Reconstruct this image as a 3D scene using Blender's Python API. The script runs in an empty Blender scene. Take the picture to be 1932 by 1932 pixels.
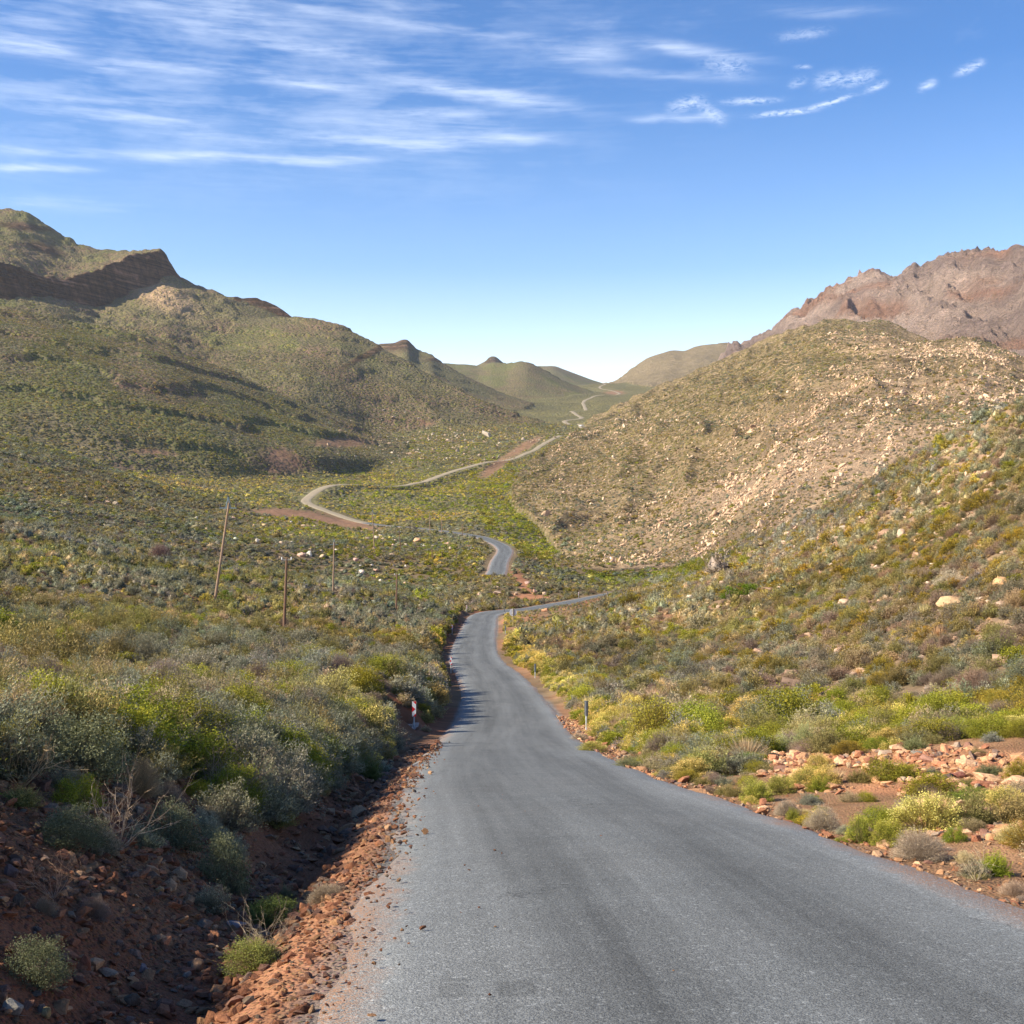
import bpy, bmesh, math, random
import numpy as np
from mathutils import Vector, Matrix

random.seed(7)
RNG = np.random.default_rng(11)
S = bpy.context.scene
COL = S.collection
FPX = 2400.0            # focal length in pixels of the 1932-pixel wide picture I measured
CXP = 966.0
rad = math.radians

# ------------------------------------------------------------------ camera
cam_d = bpy.data.cameras.new('camera')
cam = bpy.data.objects.new('camera', cam_d)
COL.objects.link(cam)
cam.location = (0, 0, 0)
cam.rotation_euler = (rad(90), 0, 0)
cam_d.sensor_width = 36.0
cam_d.sensor_fit = 'HORIZONTAL'
cam_d.lens = 36.0 * FPX / 1932.0
cam_d.clip_start = 0.1
cam_d.clip_end = 30000
S.camera = cam

# ------------------------------------------------------------------ colour management
S.view_settings.view_transform = 'Standard'
S.view_settings.look = 'None'
S.view_settings.gamma = 1
S.view_settings.use_curve_mapping = False
S.view_settings.exposure = 1.0

# ------------------------------------------------------------------ sun
SUN_AZ = math.atan2(-0.955, -0.25)      # direction towards the sun, measured from +Y towards +X
SUN_EL = rad(33)
sv = Vector((math.sin(SUN_AZ) * math.cos(SUN_EL), math.cos(SUN_AZ) * math.cos(SUN_EL), math.sin(SUN_EL)))
sd = bpy.data.lights.new('sun', 'SUN')
sd.energy = 5.0
sd.angle = rad(0.53)
sd.color = (1.0, 0.88, 0.68)
sun = bpy.data.objects.new('sun', sd)
sun.rotation_euler = sv.to_track_quat('Z', 'Y').to_euler()
COL.objects.link(sun)

# ------------------------------------------------------------------ world: sky and cirrus
W = bpy.data.worlds.new('World')
S.world = W
W.use_nodes = True
wt = W.node_tree
wt.nodes.clear()


def nd(t, kind, **kw):
    n = t.nodes.new(kind)
    for k, v in kw.items():
        if k.startswith('in_'):
            key = k[3:]
            n.inputs[int(key) if key.isdigit() else key].default_value = v
        else:
            setattr(n, k, v)
    return n


def mth(t, op, a, b=None, c=None, clamp=False):
    n = t.nodes.new('ShaderNodeMath')
    n.operation = op
    n.use_clamp = clamp
    for i, v in enumerate((a, b, c)):
        if v is None:
            continue
        if isinstance(v, (int, float)):
            n.inputs[i].default_value = v
        else:
            t.links.new(v, n.inputs[i])
    return n.outputs[0]


sky = nd(wt, 'ShaderNodeTexSky', sky_type='NISHITA', sun_disc=False, sun_elevation=SUN_EL,
         sun_rotation=SUN_AZ, altitude=900, air_density=1.0, dust_density=0.35, ozone_density=2.2)
SKY_STR = 0.085
bg = nd(wt, 'ShaderNodeBackground', in_Strength=SKY_STR)
wo = nd(wt, 'ShaderNodeOutputWorld')
tc = nd(wt, 'ShaderNodeTexCoord')
sep = nd(wt, 'ShaderNodeSeparateXYZ')
wt.links.new(tc.outputs['Generated'], sep.inputs[0])
# azimuth and elevation in degrees
az = mth(wt, 'MULTIPLY', mth(wt, 'ARCTAN2', sep.outputs[0], sep.outputs[1]), 57.2958)
el = mth(wt, 'MULTIPLY', mth(wt, 'ARCSINE', sep.outputs[2]), 57.2958)


def azel(px, py):
    x = (px - CXP) / FPX
    z = (966 - py) / FPX
    return math.degrees(math.atan(x)), math.degrees(math.atan2(z, math.hypot(1, x)))


cmb = nd(wt, 'ShaderNodeCombineXYZ')
wt.links.new(az, cmb.inputs[0])
wt.links.new(el, cmb.inputs[1])
wt.links.new(mth(wt, 'ABSOLUTE', mth(wt, 'MULTIPLY', az, 0.02)), cmb.inputs[2])
# wind-drawn fibres: the noise is stretched along gently falling lines
def fibre(scale, stretch, tilt, detail, dist, seed):
    mp = nd(wt, 'ShaderNodeMapping')
    mp.inputs['Rotation'].default_value = (0, 0, rad(tilt))
    mp.inputs['Scale'].default_value = (scale / stretch, scale, scale)
    mp.inputs['Location'].default_value = (seed, seed * 1.7, 0)
    wt.links.new(cmb.outputs[0], mp.inputs[0])
    n = nd(wt, 'ShaderNodeTexNoise', noise_dimensions='3D')
    n.inputs['Scale'].default_value = 1.0
    n.inputs['Detail'].default_value = detail
    n.inputs['Roughness'].default_value = 0.62
    n.inputs['Distortion'].default_value = dist
    wt.links.new(mp.outputs[0], n.inputs['Vector'])
    return n.outputs[0]


f1 = fibre(1.15, 8.5, 6, 7, 0.25, 3.1)
f2 = fibre(4.6, 11.0, 6, 6, 0.3, 9.4)
f3 = fibre(0.45, 2.4, 4, 4, 0.3, 5.5)
wv = fibre(0.55, 2.0, 0, 3, 0.0, 21.0)
fib = mth(wt, 'ADD', mth(wt, 'MULTIPLY', f1, 0.62), mth(wt, 'MULTIPLY', f2, 0.38))
# broad veil upper left, going on beyond the frame
dx = mth(wt, 'DIVIDE', mth(wt, 'SUBTRACT', az, -19.0), 22.0)
dy = mth(wt, 'DIVIDE', mth(wt, 'SUBTRACT', el, 20.5), 6.2)
veil = mth(wt, 'EXPONENT', mth(wt, 'MULTIPLY', mth(wt, 'ADD', mth(wt, 'POWER', mth(wt, 'ABSOLUTE', dx), 4.0),
           mth(wt, 'POWER', mth(wt, 'ABSOLUTE', dy), 4.0)), -1.0))
vn = mth(wt, 'SUBTRACT', mth(wt, 'ADD', mth(wt, 'MULTIPLY', fib, 1.0), mth(wt, 'MULTIPLY', f3, 0.9)), 0.87, clamp=True)
acc = mth(wt, 'MULTIPLY', mth(wt, 'MULTIPLY', vn, veil), 0.80)
# high cirrus elsewhere in the sky, out of the frame as well as in it
hi = mth(wt, 'MULTIPLY', mth(wt, 'SUBTRACT', f3, 0.56, clamp=True), mth(wt, 'SUBTRACT', fib, 0.40, clamp=True))
hi = mth(wt, 'MULTIPLY', mth(wt, 'MULTIPLY', hi, 7.0), mth(wt, 'DIVIDE', mth(wt, 'SUBTRACT', el, 17.5), 6.0, clamp=True))
acc = mth(wt, 'ADD', acc, hi)
STRK = [(-40, 75, 150, 95, 17, .95), (-20, 20, 110, 52, 7, .5), (220, -10, 560, 40, 16, .55), (500, 5, 990, 72, 8, .5),
        (330, 40, 760, 125, 9, .55), (100, 115, 400, 132, 10, .55), (770, 155, 1075, 200, 11, 1.1), (400, 118, 640, 170, 6, .4),
        (470, 150, 700, 165, 8, .45), (60, 205, 420, 232, 10, .6), (-30, 178, 330, 190, 7, .35), (720, 205, 900, 220, 9, .55),
        (600, 258, 860, 278, 11, .95), (800, 262, 1040, 262, 9, .85), (240, 292, 470, 297, 7, .8), (480, 300, 700, 306, 7, .9),
        (-40, 312, 175, 318, 6, .8), (0, 280, 210, 292, 7, .6), (540, 225, 1000, 240, 14, .35), (0, 380, 250, 395, 12, .35),
        (270, 250, 620, 262, 12, .3), (1050, 105, 1170, 98, 13, .6), (1200, 78, 1430, 112, 9, .7), (1110, 135, 1400, 145, 8, .5),
        (1330, 118, 1410, 130, 14, .45), (1195, 225, 1360, 222, 6, .95), (1265, 205, 1325, 188, 9, .7), (1320, 200, 1365, 228, 9, .6),
        (1370, 192, 1465, 187, 5, .75), (1430, 218, 1530, 208, 4, 1.1), (1520, 207, 1608, 182, 3.5, 1.1), (1540, 158, 1592, 146, 11, .6),
        (1590, 158, 1650, 140, 10, .7), (1635, 172, 1672, 156, 5, .8), (1735, 167, 1765, 154, 6, .75), (1805, 138, 1852, 118, 6, .75),
        (1450, 20, 1680, 22, 8, .35), (1470, 70, 1560, 58, 8, .35), (1490, 160, 1520, 150, 6, .5), (1500, 128, 1530, 127, 3, .4)]
FIB_L = mth(wt, 'MULTIPLY', mth(wt, 'SUBTRACT', fib, 0.37, clamp=True), 3.6)
fs = fibre(7.0, 2.6, -14, 6, 0.8, 2.2)
FIB_S = mth(wt, 'MULTIPLY', mth(wt, 'SUBTRACT', mth(wt, 'ADD', mth(wt, 'MULTIPLY', fs, .75), mth(wt, 'MULTIPLY', f2, .25)), 0.38, clamp=True), 5.0)
wob = mth(wt, 'MULTIPLY', mth(wt, 'SUBTRACT', wv, 0.5), 1.7)
for (x0, y0, x1, y1, wd, stg) in STRK:
    a0, e0 = azel(x0, y0)
    a1, e1 = azel(x1, y1)
    L = math.hypot(a1 - a0, e1 - e0)
    ux, uy = (a1 - a0) / L, (e1 - e0) / L
    cx_, cy_ = (a0 + a1) / 2, (e0 + e1) / 2
    qx = mth(wt, 'SUBTRACT', az, cx_)
    qy = mth(wt, 'SUBTRACT', mth(wt, 'ADD', el, mth(wt, 'MULTIPLY', wob, 0.35 if L > 3 else 0.15)), cy_)
    al = mth(wt, 'DIVIDE', mth(wt, 'ADD', mth(wt, 'MULTIPLY', qx, ux), mth(wt, 'MULTIPLY', qy, uy)), L * 0.5)
    pe = mth(wt, 'DIVIDE', mth(wt, 'SUBTRACT', mth(wt, 'MULTIPLY', qy, ux), mth(wt, 'MULTIPLY', qx, uy)), wd * 0.0237)
    g = mth(wt, 'EXPONENT', mth(wt, 'MULTIPLY', mth(wt, 'ADD', mth(wt, 'POWER', mth(wt, 'ABSOLUTE', al), 3.0),
                                                    mth(wt, 'MULTIPLY', pe, pe)), -1.0))
    acc = mth(wt, 'ADD', acc, mth(wt, 'MULTIPLY', mth(wt, 'MULTIPLY', g, (FIB_L if L > 2.6 else FIB_S)), stg * 0.8))
cfac = mth(wt, 'MULTIPLY', mth(wt, 'SUBTRACT', 1.0, mth(wt, 'EXPONENT', mth(wt, 'MULTIPLY', acc, -1.25))), 0.92, clamp=True)
mixc = nd(wt, 'ShaderNodeMix', data_type='RGBA')
mixc.inputs[7].default_value = (7.2, 7.9, 9.2, 1)
grade = nd(wt, 'ShaderNodeMix', data_type='RGBA', blend_type='MULTIPLY')
grade.inputs[0].default_value = 1.0
# clean mountain air: deep blue overhead, milky towards the skyline (all round)
elr = nd(wt, 'ShaderNodeValToRGB')
cr = elr.color_ramp
cr.elements[0].position = 0.0
cr.elements[0].color = (2.7, 1.95, 1.58, 1)
cr.elements[1].position = 1.0
cr.elements[1].color = (.42, .70, .98, 1)
for p_, c_ in ((.10, (2.5, 2.0, 1.68)), (.24, (1.04, 1.20, 1.38)), (.42, (.41, .79, 1.17))):
    e_ = cr.elements.new(p_)
    e_.color = (*c_, 1)
wt.links.new(mth(wt, 'DIVIDE', el, 45.0, clamp=True), elr.inputs[0])
wt.links.new(elr.outputs[0], grade.inputs[7])
wt.links.new(sky.outputs[0], grade.inputs[6])
wt.links.new(cfac, mixc.inputs[0])
wt.links.new(grade.outputs[2], mixc.inputs[6])
wt.links.new(mixc.outputs[2], bg.inputs[0])
# the drawn-out cirrus only covers the band of sky below 40 degrees; higher up the sky is thinly veiled
bg2 = nd(wt, 'ShaderNodeBackground', in_Strength=SKY_STR)
wt.links.new(grade.outputs[2], bg2.inputs[0])
inel = mth(wt, 'MULTIPLY', mth(wt, 'GREATER_THAN', el, 6.0), mth(wt, 'LESS_THAN', el, 38.0))
inaz = mth(wt, 'LESS_THAN', mth(wt, 'ABSOLUTE', mth(wt, 'ADD', az, 12.0)), 55.0)
msh = nd(wt, 'ShaderNodeMixShader')
wt.links.new(mth(wt, 'MULTIPLY', inel, inaz), msh.inputs[0])
wt.links.new(bg2.outputs[0], msh.inputs[1])
wt.links.new(bg.outputs[0], msh.inputs[2])
wt.links.new(msh.outputs[0], wo.inputs[0])
W.cycles.sampling_method = 'MANUAL'
W.cycles.sample_map_resolution = 256
S.cycles.max_bounces = 4
S.cycles.diffuse_bounces = 2
S.cycles.glossy_bounces = 1
S.cycles.transmission_bounces = 1
S.cycles.volume_bounces = 0

# ================================================================== terrain maths
def hash2(ix, iy, s):
    n = (ix.astype(np.int64) * 374761393 + iy.astype(np.int64) * 668265263 + s * 69069) & 0xffffffff
    n = ((n ^ (n >> 13)) * 1274126177) & 0xffffffff
    n = n ^ (n >> 16)
    return (n & 0xffff) / 65535.0


def vnoise(x, y, s=0):
    ix = np.floor(x)
    iy = np.floor(y)
    fx = x - ix
    fy = y - iy
    fx = fx * fx * fx * (fx * (fx * 6 - 15) + 10)
    fy = fy * fy * fy * (fy * (fy * 6 - 15) + 10)
    a = hash2(ix, iy, s)
    b = hash2(ix + 1, iy, s)
    c = hash2(ix, iy + 1, s)
    d = hash2(ix + 1, iy + 1, s)
    return (a + (b - a) * fx + (c - a) * fy + (a - b - c + d) * fx * fy) * 2 - 1


def fbm(x, y, o=4, s=0, g=0.5):
    r = 0
    amp = 1.0
    for k in range(o):
        r = r + amp * vnoise(x, y, s + k * 17)
        x, y = (x * 1.62 - y * 1.18) + 3.1, (x * 1.18 + y * 1.62) - 7.7
        amp *= g
    return r


def sstep(a, b, x):
    t = np.clip((x - a) / (b - a), 0, 1)
    return t * t * (3 - 2 * t)


def smax(a, b, k):
    h = np.clip(0.5 + 0.5 * (a - b) / k, 0, 1)
    return b + (a - b) * h + k * h * (1 - h)


GX = np.arange(-900, 2904, 4.0)


def gauss(v, sig):
    if sig <= 0:
        return v
    r = int(sig * 3 / 4) + 1
    k = np.exp(-0.5 * (np.arange(-r, r + 1) * 4.0 / sig) ** 2)
    k /= k.sum()
    return np.convolve(np.pad(v, r, mode='edge'), k, mode='valid')


def line(pts, sig=10):
    p = sorted(pts)
    xs = [q[0] for q in p]
    Yv = np.interp(GX, xs, [q[1] for q in p])
    yv = np.interp(GX, xs, [q[2] for q in p])
    return gauss(Yv, 14 if sig > 2.6 else sig), gauss(yv, sig)


# rows of the near valley sides: depth -> (column, picture row)
NEAR = [
    (40, [(-400, 1200), (0, 1285), (250, 1308), (500, 1335), (700, 1375), (820, 1401), (1150, 1401), (1300, 1394), (1500, 1376), (1700, 1345), (1932, 1290), (2400, 1130)]),
    (60, [(-400, 1140), (0, 1232), (250, 1248), (500, 1272), (700, 1308), (850, 1346), (1100, 1346), (1300, 1335), (1500, 1312), (1700, 1272), (1932, 1205), (2400, 990)]),
    (85, [(-400, 1090), (0, 1180), (250, 1196), (500, 1220), (700, 1254), (850, 1292), (1050, 1292), (1100, 1285), (1300, 1270), (1500, 1235), (1700, 1170), (1932, 1070), (2400, 800)]),
    (110, [(-400, 1040), (0, 1135), (250, 1155), (500, 1187), (700, 1212), (840, 1249), (1010, 1249), (1100, 1240), (1300, 1215), (1500, 1162), (1700, 1068), (1932, 920), (2400, 620)]),
    (135, [(-400, 1000), (0, 1090), (250, 1115), (500, 1158), (700, 1186), (820, 1215), (960, 1218), (1100, 1205), (1300, 1170), (1500, 1100), (1700, 980), (1932, 770), (2400, 450)]),
    (165, [(-400, 960), (0, 1040), (250, 1074), (500, 1130), (700, 1160), (820, 1188), (960, 1192), (1100, 1172), (1300, 1128), (1500, 1045), (1700, 905), (1932, 700), (2400, 400)]),
    (200, [(-400, 935), (0, 985), (200, 1028), (400, 1084), (600, 1116), (750, 1138), (850, 1166), (960, 1168), (1100, 1145), (1300, 1088), (1500, 980), (1700, 850), (1932, 650)]),
]
CREST1 = line([(-400, 215, 925), (0, 202, 985), (100, 203, 1004), (200, 205, 1028), (300, 208, 1056), (400, 212, 1083), (500, 215, 1099), (600, 218, 1112),
               (750, 222, 1132), (850, 226, 1150), (950, 216, 1166), (1000, 226, 1163), (1050, 238, 1158), (1100, 250, 1150), (1130, 262, 1142), (1150, 272, 1134), (1175, 284, 1120), (1250, 272, 1087),
               (1330, 242, 1052), (1400, 224, 1022), (1450, 212, 1003), (1500, 200, 980), (1560, 190, 945), (1650, 175, 898), (1750, 160, 848), (1800, 152, 815),
               (1850, 145, 788), (1932, 134, 745), (2100, 122, 655), (2400, 110, 520)], 12)
NEARL = [(Y, line([(x, Y, y) for x, y in row], 22)) for Y, row in NEAR]
FAR = [
    (235, [(-400, 960), (0, 1010), (250, 1062), (400, 1098), (600, 1122), (750, 1142), (850, 1152), (950, 1154), (1050, 1152), (1300, 1160), (2400, 1160)]),
    (265, [(-400, 930), (0, 990), (250, 1042), (400, 1085), (600, 1108), (700, 1120), (750, 1125), (850, 1128), (950, 1132), (1020, 1138), (1150, 1128), (1300, 1140), (2400, 1140)]),
    (300, [(-400, 905), (0, 962), (250, 1014), (400, 1054), (600, 1084), (750, 1102), (850, 1104), (950, 1100), (1050, 1108), (1150, 1116), (1300, 1115), (2400, 1110)]),
    (335, [(-400, 875), (0, 935), (250, 990), (400, 1026), (600, 1060), (750, 1078), (850, 1078), (940, 1077), (1000, 1084), (1050, 1092), (1100, 1100), (1300, 1100), (2400, 1095)]),
    (360, [(-400, 850), (0, 915), (250, 972), (400, 1008), (600, 1042), (750, 1058), (850, 1062), (940, 1057), (1000, 1066), (1050, 1078), (1110, 1090), (1300, 1090), (2400, 1085)]),
    (420, [(-400, 790), (0, 878), (250, 945), (400, 982), (600, 1014), (700, 1024), (850, 1030), (950, 1028), (1050, 1058), (1110, 1072), (1300, 1076), (2400, 1070)]),
    (470, [(-400, 760), (0, 848), (250, 922), (400, 962), (600, 992), (700, 1004), (870, 1008), (950, 1008), (1050, 1035), (1110, 1055), (2400, 1050)]),
    (530, [(-400, 720), (0, 822), (100, 850), (200, 884), (333, 920), (450, 942), (567, 962), (680, 985), (850, 990), (960, 988), (1050, 1010), (1110, 1035), (2400, 1030)]),
    (590, [(-400, 740), (0, 850), (200, 895), (333, 920), (450, 938), (570, 946), (700, 965), (850, 968), (950, 968), (1110, 1000), (2400, 1000)]),
    (640, [(-400, 760), (0, 872), (200, 902), (333, 918), (450, 928), (570, 934), (640, 935), (850, 950), (950, 948), (1110, 985), (2400, 985)]),
    (770, [(0, 870), (333, 898), (570, 904), (700, 912), (850, 912), (950, 912), (1110, 950), (2400, 950)]),
    (960, [(0, 870), (450, 880), (700, 876), (850, 874), (980, 870), (1110, 880), (2400, 890)]),
    (1060, [(0, 870), (572, 862), (700, 855), (850, 852), (950, 852), (1020, 848), (1100, 850), (2400, 860)]),
    (1250, [(0, 860), (572, 848), (700, 832), (850, 825), (1000, 822), (1060, 820), (1150, 825), (2400, 840)]),
    (1500, [(0, 850), (572, 825), (700, 805), (850, 798), (1000, 802), (1080, 803), (1150, 803), (2400, 810)]),
    (1800, [(572, 800), (850, 786), (1000, 788), (1090, 786), (1170, 786), (2400, 790)]),
    (2200, [(700, 780), (850, 772), (950, 769), (1090, 768), (1170, 768), (2400, 770)]),
    (2900, [(850, 760), (950, 754), (1085, 752), (1150, 747), (1250, 744), (2400, 740)]),
    (3500, [(850, 742), (1000, 736), (1142, 724), (1250, 728), (2400, 730)]),
    (4800, [(850, 745), (1142, 740), (2400, 745)]),
]
FARL = [(Y, line([(x, Y, y) for x, y in row], 22)) for Y, row in FAR]


class Hill:
    def __init__(self, rows, back=0.5, pw=None):
        self.rows = rows
        self.back = back
        self.pw = pw or [1.0] * (len(rows) - 1)

    def __call__(self, px, Y):
        Ys = [np.interp(px, GX, r[0]) for r in self.rows]
        zs = [(966 - np.interp(px, GX, r[1])) / FPX * yy for r, yy in zip(self.rows, Ys)]
        z = zs[0] - (Ys[0] - Y) * 0.6
        for k in range(len(Ys) - 1):
            d = np.maximum(Ys[k + 1] - Ys[k], 2.0)
            t = np.clip((Y - Ys[k]) / d, 0, 1)
            z = np.where(Y >= Ys[k], zs[k] + (zs[k + 1] - zs[k]) * t ** self.pw[k], z)
        over = Y - Ys[-1]
        z = np.where(over > 0, zs[-1] - self.back * over, z)
        return z


HILLS = [
    # the rounded hill on the left
    ('dome', Hill([line([(-400, 600, 880), (0, 620, 884), (200, 660, 892), (400, 720, 886), (600, 820, 872), (750, 950, 868), (1000, 1000, 960)], 20),
                   line([(-600, 900, 470), (-400, 930, 520), (0, 1010, 579), (90, 1030, 590), (167, 1050, 606), (225, 1060, 620), (283, 1070, 633), (325, 1080, 648), (367, 1090, 670), (433, 1110, 697), (500, 1130, 727), (567, 1150, 755),
                         (644, 1180, 786), (720, 1200, 815), (800, 1200, 850), (1000, 1200, 960)], 9)], 0.35, [0.85])),
    # the high hill with the cliff
    ('cliff', Hill([line([(-400, 1000, 700), (0, 1100, 690), (300, 1300, 740), (500, 1350, 790), (800, 1400, 830), (1000, 1400, 900)], 20),
                    line([(-500, 1300, 580), (0, 1480, 566), (100, 1570, 563), (183, 1650, 580), (215, 1690, 566), (250, 1740, 549), (300, 1800, 527), (326, 1840, 519), (345, 1840, 528), (380, 1830, 546), (430, 1800, 565), (548, 1750, 640), (760, 1700, 760), (900, 1700, 900)], 5),
                    line([(-500, 1325, 505), (0, 1504, 504), (33, 1534, 510), (77, 1571, 524), (133, 1622, 527), (165, 1654, 517), (200, 1698, 503), (240, 1754, 484), (283, 1806, 474), (300, 1826, 472), (312, 1842, 478), (322, 1850, 497), (330, 1851, 517), (345, 1851, 527), (380, 1841, 545), (430, 1811, 564), (548, 1761, 639), (760, 1711, 759), (900, 1711, 899)], 2.5),
                    line([(-500, 1900, 250), (-200, 1950, 330), (0, 2000, 392), (20, 2000, 393), (50, 2000, 400), (70, 2000, 412), (90, 1996, 426), (108, 1990, 440), (150, 1990, 461), (210, 1980, 474), (260, 1950, 474), (300, 1900, 474), (325, 1870, 500),
                          (335, 1860, 521), (380, 1850, 545), (430, 1830, 563), (548, 1790, 636), (760, 1740, 757), (900, 1740, 898)], 2.5)], 0.4, [0.92, 1.0, 1.0])),
    # lower rocky nose right of the cliff
    ('nose', Hill([line([(200, 1350, 800), (430, 1400, 740), (560, 1500, 760), (640, 1500, 860)], 12),
                   line([(200, 1780, 640), (380, 1800, 556), (430, 1810, 566), (462, 1815, 573), (520, 1815, 592), (548, 1815, 600), (600, 1815, 640), (700, 1800, 800)], 5),
                   line([(200, 1785, 640), (380, 1806, 549), (400, 1810, 556), (440, 1815, 561), (478, 1821, 562), (500, 1826, 566), (520, 1827, 575), (535, 1827, 586), (546, 1827, 596), (580, 1827, 625), (700, 1810, 800)], 2.5)], 0.4, [0.9, 1.0])),
    # next shoulder
    ('shoulder', Hill([line([(200, 1150, 860), (400, 1180, 830), (560, 1230, 822), (700, 1330, 815), (900, 1380, 818), (1050, 1400, 822), (1200, 1400, 900)], 16),
                       line([(200, 1650, 700), (400, 1680, 612), (480, 1700, 603), (548, 1700, 598), (600, 1690, 597), (640, 1670, 604), (665, 1660, 617), (700, 1640, 637), (760, 1600, 672), (820, 1560, 705), (900, 1500, 747), (980, 1480, 783),
                             (1040, 1450, 808), (1150, 1450, 860), (1300, 1450, 950)], 5)], 0.4, [0.9])),
    ('ridge', Hill([line([(500, 1700, 800), (900, 1800, 792), (1100, 1900, 790), (1200, 1900, 850)], 16),
                    line([(500, 2450, 700), (640, 2500, 668), (715, 2500, 649), (745, 2500, 644), (757, 2500, 637), (770, 2495, 636), (777, 2490, 646), (790, 2480, 656), (815, 2440, 664), (835, 2420, 680), (860, 2380, 696), (885, 2350, 712), (950, 2300, 744),
                          (1020, 2250, 772), (1200, 2200, 850)], 2.5)], 0.4)),
    ('hump', Hill([line([(700, 2400, 775), (900, 2450, 772), (1080, 2550, 766), (1200, 2600, 800)], 16),
                   line([(700, 3300, 690), (840, 3300, 684), (860, 3300, 687), (905, 3300, 690), (930, 3280, 684), (955, 3200, 686), (975, 3180, 682), (993, 3170, 682), (1003, 3160, 686), (1030, 3120, 700), (1060, 3080, 716), (1100, 3040, 736), (1140, 3000, 755),
                         (1300, 3000, 850)], 4)], 0.4)),
    ('peak', Hill([line([(700, 3400, 720), (1000, 3400, 720), (1100, 3400, 760)], 16),
                   line([(700, 3900, 740), (880, 3900, 700), (902, 3900, 686), (916, 3900, 679), (924, 3900, 670), (934, 3900, 669), (939, 3900, 673), (950, 3900, 683), (975, 3900, 694), (1100, 3900, 740)], 1.5)], 0.5)),
    ('far', Hill([line([(900, 3900, 735), (1250, 3900, 738)], 16),
                  line([(900, 4600, 700), (1010, 4600, 692), (1040, 4600, 689), (1048, 4600, 689), (1070, 4600, 698), (1090, 4600, 707), (1120, 4600, 719), (1145, 4600, 724), (1200, 4600, 740), (1500, 4600, 800)], 4)], 0.4)),
    # right-hand side
    ('slope', Hill([line([(800, 900, 1000), (920, 850, 960), (960, 660, 938), (1000, 545, 988), (1050, 465, 1030), (1110, 425, 1066), (1250, 395, 1078), (1400, 350, 1060), (1500, 320, 1040), (1932, 260, 940), (2400, 240, 900)], 16),
                    line([(800, 1000, 1000), (900, 900, 935), (955, 880, 905), (1000, 1000, 873), (1030, 1150, 850), (1060, 1300, 828), (1100, 1500, 805), (1130, 1650, 790), (1160, 1800, 768), (1200, 1800, 748), (1250, 1780, 727), (1310, 1750, 702), (1380, 1700, 672), (1440, 1650, 647),
                          (1480, 1620, 630), (1500, 1600, 623), (1540, 1580, 608), (1570, 1560, 605), (1620, 1520, 607), (1670, 1480, 611), (1700, 1450, 622), (1715, 1420, 632), (1740, 1380, 642), (1932, 1300, 700), (2400, 1200, 750)], 5)], 0.45, [0.9])),
    ('knuckle', Hill([line([(1300, 380, 1070), (1500, 340, 1040), (1700, 300, 980), (1932, 260, 920), (2400, 240, 850)], 16),
                      line([(1300, 700, 1000), (1450, 800, 900), (1600, 950, 760), (1660, 1000, 700), (1700, 1020, 668), (1740, 1030, 648), (1780, 1020, 642), (1820, 1000, 637), (1850, 980, 645), (1870, 970, 655), (1900, 950, 668), (1932, 930, 686), (2100, 900, 740), (2400, 850, 800)], 4)], 0.45, [0.95])),
    ('mountain', Hill([line([(1200, 2400, 760), (1400, 2250, 740), (1932, 1500, 760), (2400, 1300, 760)], 16),
                       line([(1200, 3450, 760), (1340, 3400, 690), (1380, 3329, 655), (1400, 3294, 645), (1440, 3223, 627), (1450, 3205, 620), (1480, 3152, 607), (1500, 3116, 597), (1530, 3063, 571), (1560, 3010, 554), (1600, 2939, 527), (1625, 2895, 515), (1650, 2850, 508), (1680, 2797, 508), (1700, 2761, 502), (1722, 2722, 492), (1730, 2708, 497), (1733, 2703, 501),
                             (1760, 2655, 487), (1778, 2623, 480), (1787, 2607, 478), (1800, 2584, 483), (1830, 2531, 484), (1860, 2478, 482), (1890, 2424, 487), (1915, 2380, 479), (1932, 2350, 474), (2100, 2052, 450), (2400, 1900, 430)], 2)], 0.5, [0.9])),
    ('saddle', Hill([line([(1050, 3200, 748), (1600, 3000, 748), (2400, 3000, 748)], 16),
                     line([(1050, 3600, 760), (1130, 3700, 727), (1160, 3800, 720), (1180, 3850, 706), (1200, 3900, 691), (1220, 3900, 676), (1250, 3900, 663), (1270, 3900, 659), (1290, 3900, 659), (1310, 3900, 651), (1335, 3900, 647), (1360, 3880, 648), (1385, 3850, 652), (1450, 3800, 665), (1700, 3800, 700), (2400, 3800, 700)], 4)], 0.4)),
]
HN = [h[0] for h in HILLS]

# ------------------------------------------------------------------ road lines
RZ_Y = [-30, 6.2, 11.6, 26, 51, 75, 98, 115, 135, 162, 185, 205, 218, 235, 260, 285, 320]
RZ_Z = [2.53, -2.50, -3.25, -5.24, -8.84, -10.9, -12.4, -13.4, -14.2, -15.6, -16.3, -16.8, -17.2, -17.8, -18.15, -18.3, -18.5]
_ry = np.arange(-30, 321, 1.0)
_rz = gauss(np.interp(_ry, RZ_Y, RZ_Z), 14)


def road_z(Y):
    return np.interp(Y, _ry, _rz)


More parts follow.
